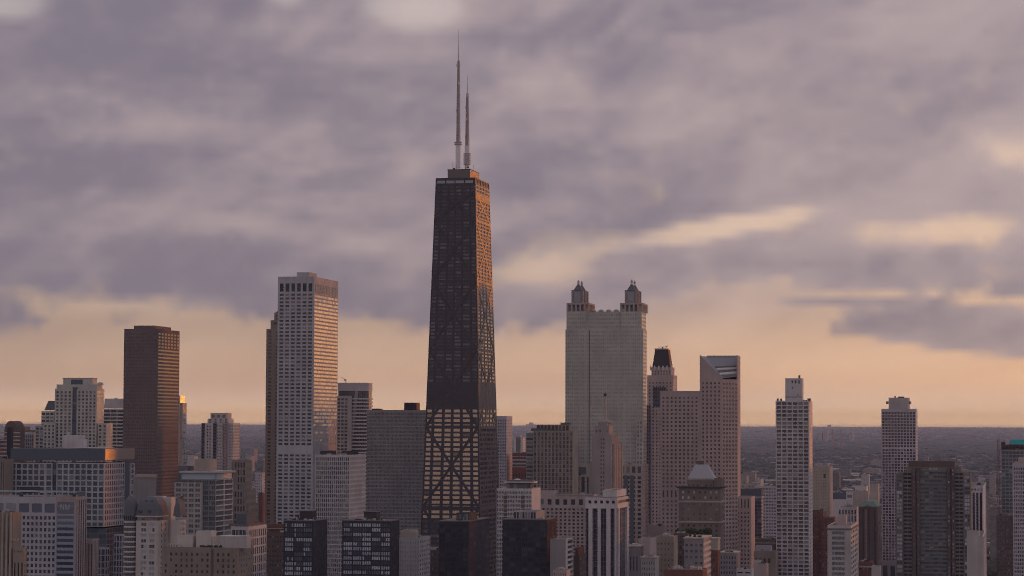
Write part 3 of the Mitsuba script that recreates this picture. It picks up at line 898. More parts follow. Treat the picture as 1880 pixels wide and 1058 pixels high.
x0, x1, y0 = X(1197.5, Yk + 8), X(1230.5, Yk + 8), Yk + 8
b.part('cap_drum', Mesh().box(x0 - 1.5, x1 + 1.5, y0 - 1.5, y0 + 19.5, Z(680.4, Yk), Z(675, Yk + 8)), 'granite_pink')
for k in range(6):
    xk = x0 - 1.2 + k * (x1 - x0 + 2.4) / 5
    b.part('pinnacle', Mesh().lathe([(.8, Z(680, Yk)), (.8, Z(674, Yk)), (.02, Z(670.5, Yk))], xk, y0 - 2.2, 6), 'slab_white')
b.part('mansard_cap', Mesh().taper(x0, x1, y0, y0 + 18, Z(675, Yk + 8), x0 + 2.4, x1 - 2.4, y0 + 2.4, y0 + 15.6, Z(643, Yk + 8)), 'plant_dark')
b.part('cap_rim', Mesh().box(x0 + 2.0, x1 - 2.0, y0 + 2.0, y0 + 16, Z(643, Yk + 8) + .02, Z(640.6, Yk + 8)), 'metal_grey')
xm = (x0 + x1) / 2
m = Mesh().tube((xm, y0 + 9, Z(641, Yk + 8)), (xm, y0 + 9, Z(638, Yk + 8)), .5)
m.box(xm - 4.5, xm + 4.5, y0 + 8.5, y0 + 9.5, Z(638, Yk + 8), Z(637.3, Yk + 8))
m.tube((xm + 2, y0 + 9, Z(638, Yk + 8)), (xm + 5.0, y0 + 9, Z(635.6, Yk + 8)), .25)
b.part('window_washing_rig', m, 'plant_dark')
b.done()

# ---- granite tower with a slanted glass roof
Yo = 2060
b = Building('slant_roof_tower', 'brown-pink granite tower with a slanted glass roof cut across its corner', 'tower')
b.vol(1212, 1284.6, 718, Yo, 'granite_pink', L=34, E=[R(9, 3.45, w=.46, h=.5, g='glass_brown', y=(727, 897), rec=.5, m=(1, 1)), R(9, 6.5, w=.4, h=.9, g='glass_brown', nz=1, y=(900, 914), rec=.5, m=(1, 1)),
      R(9, 3.45, w=.46, h=.5, g='glass_brown', y=(917, None), rec=.5, m=(1, 1))], part='wing')
A, B = X(1285, Yo, 800), X(1326, Yo, 800)
LC = deep(1326, Yo, 1326, 800) + 22
Cx = X(1354.5, Yo + 20, 800)
Cy, Dy = Yo + 20, Yo + 40
zA, zB = Z(653, Yo, 1285), Z(694, Yo, 1326)
zC_ = Z(691, Cy, 1354)
b.wall_face('E', Yo, A, B, 0, zB - 1.0, [R(5, 3.45, w=.44, h=.5, g='glass_brown', y=(700, None), rec=.5, m=(1, 1))], 'granite_pink', 'wall', Yo, 1300, .5)
b.mesh('wall', 'granite_pink').prism([(A, Yo + .5), (B, Yo + .5), (Cx, Cy), (Cx, Dy), (A, Dy)], 0, [zB - 1.01, zB - 1.01, zB - 1.01, zB - 1.01, zB - 1.01])
# gable rising to the left over the front wall, and the back walls that carry the glass
g_ = b.mesh('wall', 'granite_pink')
g_.add([(A, Yo, zB - 1.0), (B, Yo, zB - 1.0), (B, Yo, zB), (A, Yo, zA), (A, Yo + 1, zB - 1.0), (B, Yo + 1, zB - 1.0), (B, Yo + 1, zB), (A, Yo + 1, zA)],
       [[0, 1, 2], [0, 2, 3], [4, 6, 5], [4, 7, 6], [3, 2, 6], [3, 6, 7], [0, 3, 7], [0, 7, 4], [1, 5, 6], [1, 6, 2]])
zD = Z(653.5, Dy, 1354)
g_.box(Cx - 1.0, Cx, Cy + .3, Dy, zB - 1.0, zD - .4)
g_.box(A, Cx - 1.01, Dy - 1, Dy, zB - 1.0, zD - .4)
g_.box(A, A + 1, Yo + 1.01, Dy - 1.01, zB - 1.0, zA - .6)
for k in range(4):
    zk = zB - 1.0 + k * (zA - zB) / 4
# windows of the chamfered wall
dirv = np.array([Cx - B, Cy - Yo - .5]); ln = np.linalg.norm(dirv); dirv /= ln
nrm = np.array([dirv[1], -dirv[0]])
wm = b.extra.setdefault('glass_brown', Mesh())
z = zB - 6
while z > 8:
    for i in range(5):
        for q in (0, 1):
            a = (i + .2 + .32 * q) / 5 * ln
            c = a + ln / 5 * .26
            p0 = np.array([B, Yo + .5]) + dirv * a + nrm * .06
            p1 = np.array([B, Yo + .5]) + dirv * c + nrm * .06
            wm.quad((*p0, z), (*p1, z), (*p1, z + 1.8), (*p0, z + 1.8), rng.random(2))
    z -= 3.45
def roofpt(u, v):
    lo = np.array([B, Yo + 1, zB - .3]) * (1 - u) + np.array([Cx - .3, Cy, zC_]) * u
    hi = np.array([A + 1, Dy - 1.2, zD - .6]) * (1 - u) + np.array([Cx - 1.2, Dy - 1.2, zD - .6]) * u
    return lo * (1 - v) + hi * v
gr_, ng = Mesh(), 8
gr_.add([roofpt(a / ng, c / ng) for c in range(ng + 1) for a in range(ng + 1)],
        [f for c in range(ng) for a in range(ng) for f in ([c * (ng + 1) + a, c * (ng + 1) + a + 1, (c + 1) * (ng + 1) + a + 1], [c * (ng + 1) + a, (c + 1) * (ng + 1) + a + 1, (c + 1) * (ng + 1) + a])])
gr_.add([(A, Yo + 1, zA - .3), (B, Yo + 1, zB - .3), (A + 1, Dy - 1.2, zD - .6)], [[0, 1, 2]])
b.part('glass_roof', gr_, 'roof_glass')
lift = np.array([0, -.2, .35])
for va, vb, mat in ((.03, .12, 'roof_grey'), (.15, .23, 'slab_white'), (.26, .34, 'roof_grey'), (.37, .44, 'slab_white'), (.47, .53, 'roof_grey')):
    p = [roofpt(.03, va) + lift, roofpt(.97, va) + lift, roofpt(.97, vb) + lift, roofpt(.03, vb) + lift]
    b.part('roof_louvre', Mesh().add(p + [q - .4 * np.array([0, 0, 1.0]) for q in p], [[0, 1, 2], [0, 2, 3], [0, 4, 5], [0, 5, 1], [2, 6, 7], [2, 7, 3], [1, 5, 6], [1, 6, 2], [0, 3, 7], [0, 7, 4]]), mat)
b.part('roof_bar', Mesh().tube(roofpt(.0, .985) + [0, 0, .5], roofpt(1.0, .985) + [0, 0, .5], .6, n=5), 'roof_pale')
b.part('corner_post', Mesh().tube((Cx - .4, Cy + .2, zC_ - 2), (Cx - .4, Cy + .2, zD), .55, n=5), 'concrete_pale')
b.part('gable_coping', Mesh().tube((A, Yo + .3, zA + .2), (B, Yo + .3, zB + .2), .55, n=5), 'concrete_pale')
b.vol(1326, 1379, 912, Yo, 'granite_pink', xs=1386, back=24, E=[R(8, 6, w=.4, h=.9, g='glass_brown', nz=1, y=(915, 934), rec=.5, m=(1, 1)), R(8, 3.45, w=.46, h=.5, g='glass_brown', y=(938, None), rec=.5, m=(1, 1))], part='low_wing')
b.done()

# ---- old hotel with a metal pyramid roof
Yh = 1730
b = tower('pyramid_roof_hotel', 'old brown hotel with a pale metal pyramid roof and a squat chimney', Yh, 1246, 1323, 896, 'stone_umber', xs=1330, cat='hotel',
          E=[R(7, 3.3, w=.34, h=.46, g='glass_blind', y=(899, 919), s=True, rec=.35, m=(1, 1)), R(7, 3.3, w=.34, h=.46, g='glass_grey', y=(922, 957), s=True, rec=.35, m=(1, 1)), R(7, 3.3, w=.34, h=.46, g='glass_dark', y=(961, None), rec=.35, m=(1, 1))],
          N=R(4, 3.3, w=.4, h=.5, g='glass_dark', rec=.3, top=2))
mm = b.main
for yy, o in ((895, 1.3), (921, .5), (958.5, .8)):
    zc = Z(yy, Yh, 1285)
    b.part('cornice', Mesh().box(mm['x0'] - o, mm['x1'] + o, Yh - o, mm['y1'], zc - .6, zc + .5), 'limestone' if o < 1 else 'plant_dark')
b.vol(1261, 1309, 879, Yh, 'stone_umber', L=18, yb=896.3, back=3, E=R(6, 4, w=.4, h=.5, g='glass_dark', nz=1, y=(888, 895), rec=.3), part='attic')
b.vol(1309.4, 1325, 878, Yh, 'stone_umber', L=16, yb=896.3, back=4, part='attic')
x0, x1, yq = X(1261.5, Yh + 3), X(1311.5, Yh + 3), Yh + 3
b.part('pyramid_roof', Mesh().taper(x0, x1, yq, yq + 18, Z(877.6, Yh + 3), X(1276, Yh + 9), X(1298, Yh + 9), yq + 6.5, yq + 12, Z(851, Yh + 9)), 'slate_pale')
b.part('pyramid_roof__eave', Mesh().box(x0 - .5, x1 + .5, yq - .5, yq + 18.5, Z(879, Yh + 3), Z(877.8, Yh + 3)), 'limestone')
b.part('chimney', Mesh().tube(((X(1286.5, Yh + 12)), yq + 9, Z(856, Yh + 9)), (X(1286.5, Yh + 12), yq + 9, Z(844, Yh + 9)), 2.3, n=12), 'brick_brown')
b.part('chimney__cap', Mesh().tube(((X(1286.5, Yh + 12)), yq + 9, Z(844, Yh + 9)), (X(1286.5, Yh + 12), yq + 9, Z(842.5, Yh + 9)), 2.6, n=12), 'stone_dim')
b.done()

# ---------------------------------------------------------------- right-hand towers
b = tower('balcony_grid_tower', 'tall slim white tower of recessed balconies with a blank white box on top', 1800, 1424, 1485.5, 736, 'concrete_white', xs=1491.5,
          E=R(6, 2.87, w=.80, h=.68, g='glass_home', s=True, rec=1.0, m=(.3, .3), top=.6), N=R(2, 2.87, w=.5, h=.5, g='panel_warm', rec=.3))
v = b.vol(1441.5, 1472, 694.5, 1800, 'concrete_white', L=14, yb=736.3, back=5, part='roof_house')
for px in (1455, 1461, 1467.5):
    b.part('roof_house__louvre', Mesh().box(X(px - 1.2, 1805), X(px + 1.2, 1805), 1804.9, 1805.2, Z(704, 1805), Z(698.5, 1805)), 'plant_dark')
b.part('roof_house__louvre', Mesh().box(X(1455 - .9, 1805), X(1456, 1805), 1804.9, 1805.2, Z(713.5, 1805), Z(711, 1805)), 'plant_dark')
b.part('roof_house__louvre', Mesh().box(X(1463.5, 1805), X(1466.5, 1805), 1804.9, 1805.2, Z(727, 1805), Z(723.5, 1805)), 'metal_grey')
b.part('roof_house__band', Mesh().box(v['x0'] - .06, v['x1'] + .06, 1804.9, 1805.3, Z(729.5, 1805), Z(727.8, 1805)), 'concrete_grey')
b.part('roof_house__flue', Mesh().tube((X(1468, 1812), 1812, v['z1'] - .5), (X(1468, 1812), 1812, Z(689.5, 1812)), .75), 'crane_steel')
for px in (1428, 1434, 1476, 1480, 1484, 1487):
    h = rng.uniform(.6, 2.2)
    b.part('roof_unit', Mesh().box(X(px - 1.4, 1806), X(px + 1.4, 1806), 1806, 1809, Z(737, 1806), Z(736, 1806) + h), 'brick_brown')
b.done()

b = tower('square_grid_tower', 'white square-grid tower with a plain roof box, right of the balcony tower', 2400, 1618, 1681.5, 751, 'precast_lilac', xs=1684.5,
          E=[R(11, 2.87, w=.72, h=.70, g='glass_brown', y=(756, 822), s=True, rec=.6, m=(.5, .5)), R(11, 2.87, w=.72, h=.70, g='glass_dark', y=(824, 1030), s=True, rec=.6, m=(.5, .5))], N=R(3, 2.87, w=.5, h=.5, g='glass_grey', rec=.3))
v = b.vol(1631.5, 1668, 730.5, 2400, 'concrete_pale', xs=1670.5, yb=751.3, back=6, part='roof_house', parapet=.2)
b.part('flue', Mesh().tube((X(1644, 2412), 2412, v['z1'] - .5), (X(1644, 2412), 2412, Z(726.5, 2412)), .8), 'crane_steel')
b.part('roof_unit', Mesh().box(X(1649, 2412), X(1660, 2412), 2412, 2420, v['z1'] - .3, v['z1'] + 1.2), 'plant_dark')
for px in (1629.5, 1671.5):
    b.part('roof_unit', Mesh().tube((X(px, 2410), 2410, Z(741, 2410)), (X(px, 2410), 2410, Z(736, 2410)), 1.2), 'metal_grey')
b.vol(1618, 1660, 1031, 2380, 'concrete_grey', L=18, part='podium', E=R(3, 5, w=.6, h=.6, g='glass_dark', nz=1, rec=.5))
b.done()

# ---- wide dark residential tower
Yd = 1900
b = Building('dark_bay_tower', 'wide dark olive tower with glazed corner bays and a flat brown roof block', 'tower')
b.vol(1644, 1781.5, 869, Yd, 'stone_olive', xs=1783.5, back=2, E=R(2, 3, w=.1, h=.4, g='glass_black', rec=.4, y=(870, 872), nz=1), part='wall')
def slice_(xl, xr, yt, n, w, h, g, st, wall='stone_olive', out=0.0, s=False, bay=None):
    return b.vol(xl, xr, yt, Yd, wall, L=6 - out, back=out, E=R(n, 2.95, w=w, h=h, g=g, st=st, rec=.6, top=.5, s=s, bay=bay), part='wall', parapet=.2)
slice_(1644, 1657.5, 871, 1, .72, .70, 'glass_blind', 'grid', out=-1.6, s=True, bay=2)
slice_(1658.2, 1674, 866, 2, .85, .55, 'glass_black', 'bands', out=-.6)
slice_(1674.5, 1680.5, 859, 1, .4, .5, 'glass_grey', 'grid', wall='brick_brown', out=-2.2)
slice_(1682.5, 1688.5, 859, 1, .4, .5, 'glass_grey', 'grid', wall='brick_brown', out=-2.2)
slice_(1689, 1738, 864, 6, .93, .58, 'glass_teal', 'bands', out=-.8, s=True)
slice_(1738.5, 1744.5, 859, 1, .4, .5, 'glass_blind', 'grid', wall='brick_brown', out=-2.2)
slice_(1746.5, 1752.5, 859, 1, .4, .5, 'glass_blind', 'grid', wall='brick_brown', out=-2.2)
slice_(1753, 1768, 866, 2, .85, .55, 'glass_black', 'bands', out=-.6)
slice_(1768.5, 1782, 871, 1, .72, .70, 'glass_blind', 'grid', out=-1.6, s=True, bay=2)
b.vol(1662, 1765, 858, Yd, 'stone_olive', L=22, yb=869.3, back=4, E=R(12, 3, w=.85, h=.8, g='glass_blind', nz=1, y=(858.5, 864), rec=.3, m=(18, 18)), part='attic')
v = b.vol(1668, 1753, 847, Yd, 'brick_brown', L=20, yb=858.3, back=5, part='roof_block', parapet=.3)
b.part('roof_slab', Mesh().box(v['x0'] - 1, v['x1'] + 1, v['y0'] - 1, v['y1'], Z(858, Yd + 5), Z(856.6, Yd + 5)), 'limestone')
b.part('roof_unit', Mesh().box(X(1672, Yd + 14), X(1700, Yd + 14), Yd + 14, Yd + 20, v['z1'] - .2, Z(844.5, Yd + 14)), 'stone_olive')
b.part('roof_unit', Mesh().box(X(1696, Yd + 12), X(1707, Yd + 12), Yd + 12, Yd + 17, v['z1'] - .2, Z(843.5, Yd + 14)), 'limestone')
b.done()

b = tower('white_cap_pier_tower', 'slim tower with white piers and pierced white cap beside the wide dark tower', 2150, 1770, 1805, 893, 'concrete_white', xs=1810.5,
          E=[R(6, 4, w=.5, h=.55, g='glass_dark', y=(896, 902), nz=1, s=True, rec=.7, m=(.4, .4)), R(5, 4, w=.62, h=.99, g='glass_black', y=(905, None), st='strips', s=True, rec=.8, m=(.5, .5))])
b.done()
b = tower('blank_white_slab', 'plain pinkish white blank-walled slab with a stepped top beside the wide dark tower', 1720, 1775, 1806, 985, 'concrete_pale', xs=1810, N=R(4, 2.9, w=.7, h=.6, g='glass_black', st='bands', rec=.9), cat='slab block')
b.vol(1775, 1798.5, 975, 1720, 'concrete_pale', L=10, yb=985.3, back=3, part='stair_house')
b.done()

# ---- tower under construction
b = tower('tower_under_construction', 'unfinished tower with bare red-brown top floors and a turquoise safety net', 2300, 1838, 1900, 826, 'concrete_grey', L=30,
          E=[R(9, 3.4, w=.82, h=.72, g='glass_teal', y=(828, None), rec=.5, m=(.4, .4))])
b.vol(1838, 1900, 812, 2300, 'brick_brown', L=28, yb=826.2, back=1.2, E=R(9, 3.4, w=.85, h=.7, g='glass_black', nz=2, rec=2.2, fm='brick_red'), part='bare_floors')
x0 = X(1854, 2300)
b.part('safety_net', Mesh().taper(x0, X(1900, 2300), 2300, 2326, Z(811.8, 2301), x0 + 1, X(1900, 2300), 2301, 2325, Z(803.2, 2300)), 'net_teal')
b.part('screen', Mesh().box(X(1846, 2300), X(1853.5, 2300), 2300.5, 2312, Z(812, 2301), Z(803.5, 2300)), 'concrete_white')
b.done()
b = Building('builders_hoist', 'slim lattice mast of a builders hoist standing left of the unfinished tower', 'hoist')
xm, ym = X(1833, 2296), 2296
m = Mesh()
for sx in (-.8, .8):
    for sy in (-.8, .8):
        m.tube((xm + sx, ym + sy, 0), (xm + sx, ym + sy, Z(800, ym)), .22, n=4)
for k in range(60):
    z0 = 2 + k * (Z(800, ym) - 4) / 60
    dz = (Z(800, ym) - 4) / 60
    for (ax, ay, cx_, cy_) in ((-.8, -.8, .8, -.8), (.8, -.8, .8, .8), (.8, .8, -.8, .8), (-.8, .8, -.8, -.8)):
        m.tube((xm + ax, ym + ay, z0), (xm + cx_, ym + cy_, z0 + dz), .11, n=4)
b.part('mast', m, 'crane_steel')
b.part('cage', Mesh().box(xm + .9, xm + 2.6, ym - .9, ym + .9, Z(900, ym), Z(894, ym)), 'metal_grey')
for yy in (840, 880, 925):
    b.part('tie', Mesh().tube((xm + .8, ym, Z(yy, ym)), (X(1838, 2300), 2301, Z(yy, ym)), .15, n=4), 'crane_steel')
b.done()

b = tower('small_grid_tower', 'white tower with a small square window grid cut off by the right edge', 1900, 1859, 1905, 851, 'precast_lilac', L=26,
          E=R(13, 2.95, w=.58, h=.62, g='glass_dark', s=True, rec=.5, m=(.6, .6), top=2.6))
b.vol(1862, 1905, 848, 1900, 'granite_pink', L=16, yb=851.3, back=4, part='attic')
b.vol(1869, 1905, 840, 1900, 'granite_pink', L=12, yb=848.3, back=6, part='roof_house')
b.done()
b = tower('dark_brick_slab', 'dark brick slab with faint vertical ribs left of the white edge tower', 2120, 1829, 1862, 947, 'brick_brown', L=22,
          E=R(11, 3, w=.5, h=.55, g='glass_dark', rec=.5, top=1.5), cat='slab block')
b.vol(1833, 1850, 944, 2120, 'roof_grey', L=8, yb=947.3, back=4, part='roof_house')
b.done()

# ---- between the white towers
b = tower('blank_beige_tower', 'plain beige tower with one dotted column of small windows behind the balcony tower', 2350, 1484, 1522.5, 857, 'limestone', xs=1529,
          E=R(9, 2.9, w=.12, h=.35, g='glass_dark', rec=.3, top=3, m=(0, 0)))
b.part('roof_window', Mesh().box(X(1512, 2350), X(1516, 2350), 2349.92, 2350.2, Z(873, 2350), Z(866.5, 2350)), 'plant_dark')
b.vol(1500, 1520, 853, 2350, 'concrete_pale', L=10, yb=857.3, back=4, part='roof_house')
b.part('roof_tank', Mesh().tube((X(1514, 2360), 2360, Z(853, 2360)), (X(1514, 2360), 2360, Z(848.5, 2360)), 2.0, n=10), 'brick_red')
b.done()
b = tower('red_brick_tower', 'dark red-brown brick block with a ragged roofline behind the grey glass block', 1900, 1488, 1511, 942, 'brick_red', xs=1517,
          E=R(6, 3, w=.4, h=.5, g='glass_dark', rec=.4, top=2), cat='block')
b.vol(1508, 1531, 950, 1900, 'brick_red', L=18, back=-7, E=R(4, 3, w=.4, h=.5, g='glass_dark', rec=.4, top=2), part='wing')
b.vol(1491, 1503, 937, 1900, 'brick_brown', L=8, yb=942.3, back=3, part='roof_house')
b.vol(1505, 1511, 935, 1900, 'brick_brown', L=6, yb=942.3, back=4, part='roof_house')
b.done()
b = tower('grey_glass_block', 'grey block with bands of bluish glass between solid ends and a brown roof box', 1600, 1519, 1562, 965, 'concrete_pale', xs=1574.5,
          E=R(4, 3.3, w=.94, h=.60, g='glass_teal', s=True, rec=.5, m=(2.8, 4.0), top=3.2, bay=3), N=R(4, 3.3, w=.7, h=.5, g='glass_dark', s=True, rec=.6, top=3.2), cat='block')
b.part('cornice', Mesh().box(b.main['x0'] - .6, b.main['x1'] + .6, 1599.4, b.main['y1'], Z(966, 1600), Z(963, 1600)), 'roof_grey')
b.vol(1537, 1553, 946, 1600, 'granite_pink', L=9, yb=965.3, back=6, part='roof_house')
b.done()
b = tower('white_arcade_block', 'white block with tall arch-like window strips behind the grey glass block', 1960, 1539, 1573, 931, 'concrete_white', L=20,
          E=[R(6, 5, w=.45, h=.9, g='glass_black', nz=1, y=(936, 945), rec=.6), R(6, 5, w=.45, h=.99, g='glass_dark', st='strips', y=(947, None), rec=.6)], cat='block')
b.done()
b = tower('copper_roof_tower', 'dark brick tower with a green copper hip roof and gable', 2050, 1574, 1611, 930, 'brick_brown', xs=1618,
          E=R(6, 3.2, w=.45, h=.99, g='glass_dark', st='strips', rec=.6, top=2, m=(1, 1)), N=R(4, 3.2, w=.4, h=.5, g='glass_dark', rec=.3))
mm = b.main
b.part('hip_roof', Mesh().taper(mm['x0'] - .5, mm['x1'] + .5, mm['y0'] - .5, mm['y1'] + .5, mm['z1'] - .2, mm['x0'] + 6, mm['x1'] - 4, mm['y0'] + 6, mm['y1'] - 6, Z(914, 2056)), 'copper_green')
gx0, gx1 = X(1585, 2049), X(1600, 2049)
b.part('gable', Mesh().add([(gx0, 2049, mm['z1'] - .3), (gx1, 2049, mm['z1'] - .3), ((gx0 + gx1) / 2, 2049, Z(920, 2049)), (gx0, 2056, mm['z1'] - .3), (gx1, 2056, mm['z1'] - .3), ((gx0 + gx1) / 2, 2056, Z(920, 2049))],
                           [[0, 1, 2], [0, 2, 5], [0, 5, 3], [1, 4, 5], [1, 5, 2]]), 'copper_green')
b.done()
b = tower('copper_roof_wing', 'low wing with a sloping green copper roof left of the copper-roofed tower', 2080, 1558, 1573, 936, 'brick_brown', L=20, E=R(4, 3.2, w=.4, h=.5, g='glass_dark', rec=.4, top=1.5), cat='block')
mm = b.main
b.part('hip_roof', Mesh().taper(mm['x0'] - .5, mm['x1'] + .5, mm['y0'] - .5, mm['y1'] + .5, mm['z1'] - .2, mm['x0'] + 4, mm['x1'] - 1, mm['y0'] + 6, mm['y1'] - 6, Z(924, 2084)), 'copper_green')
b.done()
b = tower('dark_blue_band_block', 'dark bluish block with a white roofline band right of the slant-roofed tower', 2450, 1340, 1398, 898, 'slate_blue', xs=1401.5,
          E=R(8, 3.6, w=.93, h=.66, g='glass_dark', st='bands', rec=.4, y=(913, None)), N=R(4, 3.6, w=.6, h=.5, g='glass_grey', st='bands', rec=.3, y=(913, None), fm='concrete_pale'), cat='office block')
b.part('roof_band', Mesh().box(b.main['x0'] - .5, b.main['x1'] + .5, 2449.4, b.main['y1'], Z(909.5, 2450), Z(907.8, 2450)), 'slab_white')
b.done()
b = tower('white_rows_block', 'broad pale block with rows of small windows half hidden behind the balcony tower', 2750, 1386, 1430, 893, 'precast_lilac', L=24,
          E=R(9, 3.6, w=.72, h=.5, g='glass_grey', rec=.4, s=True, top=1.2), cat='block')
b.done()
b = tower('flat_beige_block', 'flat beige block behind the dark bluish block', 2950, 1350, 1396, 888, 'limestone', L=22, E=R(8, 4, w=.55, h=.5, g='glass_grey', rec=.4, y=(891, 897), nz=1), cat='block')
b.done()
b = tower('low_white_hall', 'long low slate-grey and white hall far behind the beige tower', 2950, 1521, 1553, 905, 'slate_blue', L=22, cat='hall')
b.vol(1521, 1553, 917, 2950, 'slab_white', L=6, back=-6, part='canopy')
b.vol(1553.4, 1566, 903, 2950, 'slab_white', L=20, part='wing', E=R(1, 5, w=.7, h=.8, g='glass_dark', y=(908, 915), nz=1, rec=.6))
b.vol(1566.4, 1594, 902, 2950, 'limestone', L=18, back=3, part='wing')
b.done()
b = tower('low_beige_mall', 'low beige hall with a white roof far off behind the copper-roofed wing', 3400, 1570, 1591, 893, 'slab_white', L=30, cat='hall')
b.done()
b = tower('low_white_depot', 'low pale depot right of the square grid tower far off', 3900, 1597, 1612, 889, 'limestone', L=40, cat='hall')
b.done()
b = tower('columned_stone_block', 'low stone block with tall openings at the foot of the balcony tower', 1780, 1384, 1424, 1012, 'stone_tan', L=20,
          E=R(5, 6, w=.5, h=.7, g='glass_dark', y=(1022, 1036), nz=1, s=True, rec=.7, top=.6), cat='block')
b.vol(1387, 1424, 990, 1780, 'brick_brown', L=16, back=24, part='annex')
b.part('roof_band', Mesh().box(X(1387, 1804), X(1424, 1804), 1803.4, 1804, Z(991.5, 1804), Z(990.3, 1804)), 'limestone')
b.vol(1387, 1415, 1002, 1780, 'stone_dim', L=10, yb=1012.3, back=8, part='roof_house')
b.done()
b = tower('pale_pink_house', 'small pale pinkish house below the low stone block', 1620, 1383, 1407, 1036, 'granite_pink', L=14, cat='house')
b.vol(1383, 1396, 1029, 1620, 'concrete_pale', L=8, yb=1036.3, back=2, part='roof_house')
b.done()
b = tower('arched_brick_house', 'low dark brick house with a pale curved cornice right of the grey glass block', 1800, 1576, 1602, 1031, 'brick_red', L=18,
          E=R(4, 4, w=.4, h=.6, g='glass_dark', y=(1038, 1050), nz=1, s=True, rec=.4), cat='house')
b.part('cornice', Mesh().box(b.main['x0'] - .8, b.main['x1'] + .8, 1799.2, b.main['y1'], Z(1032, 1800), Z(1029.5, 1800)), 'limestone')
b.done()
b = tower('low_pale_store', 'low pale store at the foot of the copper-roofed tower', 1760, 1600, 1616, 1040, 'concrete_pale', L=12, cat='store')
b.done()

# ---------------------------------------------------------------- left-hand towers and blocks
b = Building('terraced_tower', 'beige terraced tower with a dark blue crown recess, leftmost of the tall towers', 'tower')
Yt = 2220
win = dict(w=.55, h=.6, g='glass_dark', rec=.5)
b.vol(101, 133, 714, Yt, 'stone_grey_green', L=30, E=R(4, 3.45, top=1.6, s=True, m=(.6, .6), **win))
b.vol(133.2, 141, 711, Yt, 'slate_blue', L=30, back=1.0, E=R(1, 3.45, w=.85, h=.6, g='glass_blue', rec=.4), part='blue_strip')
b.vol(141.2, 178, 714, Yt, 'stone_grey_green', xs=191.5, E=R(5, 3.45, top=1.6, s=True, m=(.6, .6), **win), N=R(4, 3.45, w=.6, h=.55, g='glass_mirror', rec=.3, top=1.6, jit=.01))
b.vol(104, 179, 706, Yt, 'stone_grey_green', xs=188, yb=714.3, back=4, part='shoulder')
v = b.vol(116, 170, 695, Yt, 'stone_grey_green', xs=178, yb=706.3, back=8, part='crown')
b.part('crown_recess', Mesh().box(X(128.5, Yt + 8), X(150, Yt + 8), Yt + 7.8, Yt + 8.3, Z(714, Yt + 4), Z(697, Yt + 8)), 'slate_blue')
b.part('crown_cornice', Mesh().box(v['x0'] - .6, v['x1'] + .6, v['y0'] - .6, v['y1'], v['z1'] - .1, v['z1'] + .5), 'granite_pink')
b.part('roof_dome', Mesh().lathe([(3.2, Z(707, Yt + 9)), (3.0, Z(703.5, Yt + 9)), (1.6, Z(701.8, Yt + 9)), (.05, Z(701.2, Yt + 9))], X(183, Yt + 10), Yt + 9, 12), 'stone_grey_green')
b.vol(80, 101, 777, Yt, 'stone_grey_green', L=24, back=-3, E=R(3, 3.45, top=1.2, **win), part='wing')
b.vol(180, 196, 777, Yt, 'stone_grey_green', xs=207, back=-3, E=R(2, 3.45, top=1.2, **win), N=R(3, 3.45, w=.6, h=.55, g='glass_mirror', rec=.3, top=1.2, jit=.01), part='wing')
b.vol(76, 99, 755, Yt, 'stone_grey_green', L=20, back=6, E=R(3, 3.45, w=.8, h=.6, g='glass_dark', rec=.4, top=1), part='wing')
xw0, xw1 = X(82, Yt + 8), X(99, Yt + 8)
b.part('sloped_attic', Mesh().taper(X(80, Yt + 8), xw1, Yt + 8, Yt + 24, Z(755.5, Yt + 8), X(85.5, Yt + 8), xw1, Yt + 10, Yt + 22, Z(737.5, Yt + 8)), 'slate_roof')
b.vol(65, 80, 782, Yt, 'stone_dim', L=20, back=2, E=R(2, 3.45, w=.7, h=.6, g='glass_dark', rec=.4, top=1), part='low_wing')
b.done()

b = tower('sloped_top_dark_tower', 'dark banded tower with a plain pale top, half hidden left of the brown granite tower', 2420, 190, 240, 751, 'stone_grey_green', L=28,
          E=R(4, 3.7, w=.93, h=.62, g='glass_black', st='bands', rec=.6, y=(752, None)))
x0, x1 = X(190, 2422), X(240, 2422)
b.part('pale_top', Mesh().taper(x0, x1, 2421, 2446, Z(751, 2420) - .3, x0, x1, 2424, 2446, Z(733, 2421)), 'concrete_pale')
b.part('roof_unit', Mesh().box(X(209, 2430), X(213, 2430), 2430, 2434, Z(734, 2430), Z(731.5, 2430)), 'metal_grey')
b.done()
b = tower('balcony_fin_tower', 'thin pale balconied tower peeping out right of the brown granite tower', 2380, 310, 336, 740, 'concrete_pale', xs=343,
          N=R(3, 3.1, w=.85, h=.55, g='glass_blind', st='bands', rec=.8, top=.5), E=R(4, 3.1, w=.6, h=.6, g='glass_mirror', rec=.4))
b.vol(310, 331, 727, 2380, 'metal_silver', L=14, yb=740.3, back=5, part='attic')
b.done()
b = Building('white_strip_tower', 'white tower with dark strips and stepped top, alone left of the pale grid tower', 'tower')
Yw = 2400
wn = lambda **k: R(6, 3.1, w=.55, h=.55, g='glass_brown', rec=.4, **k)      # noqa: E731
b.vol(370, 376, 777, Yw, 'slate_roof', L=24, back=.8, E=R(1, 3.1, w=.85, h=.6, g='glass_black', rec=.3), part='strip')
b.vol(376.2, 391, 777, Yw, 'concrete_white', L=24, E=R(2, 3.1, w=.5, h=.6, g='glass_dark', s=True, rec=.5, m=(1.6, 1.6), top=2))
b.vol(391.2, 398, 777, Yw, 'slate_roof', L=24, back=.8, E=R(1, 3.1, w=.85, h=.6, g='glass_black', rec=.3), part='strip')
b.vol(398.2, 407, 777, Yw, 'concrete_white', xs=416, back=-1, E=R(3, 3.1, w=.5, h=.5, g='glass_brown', rec=.4, top=1.5), N=wn(top=1.5), part='white_bay')
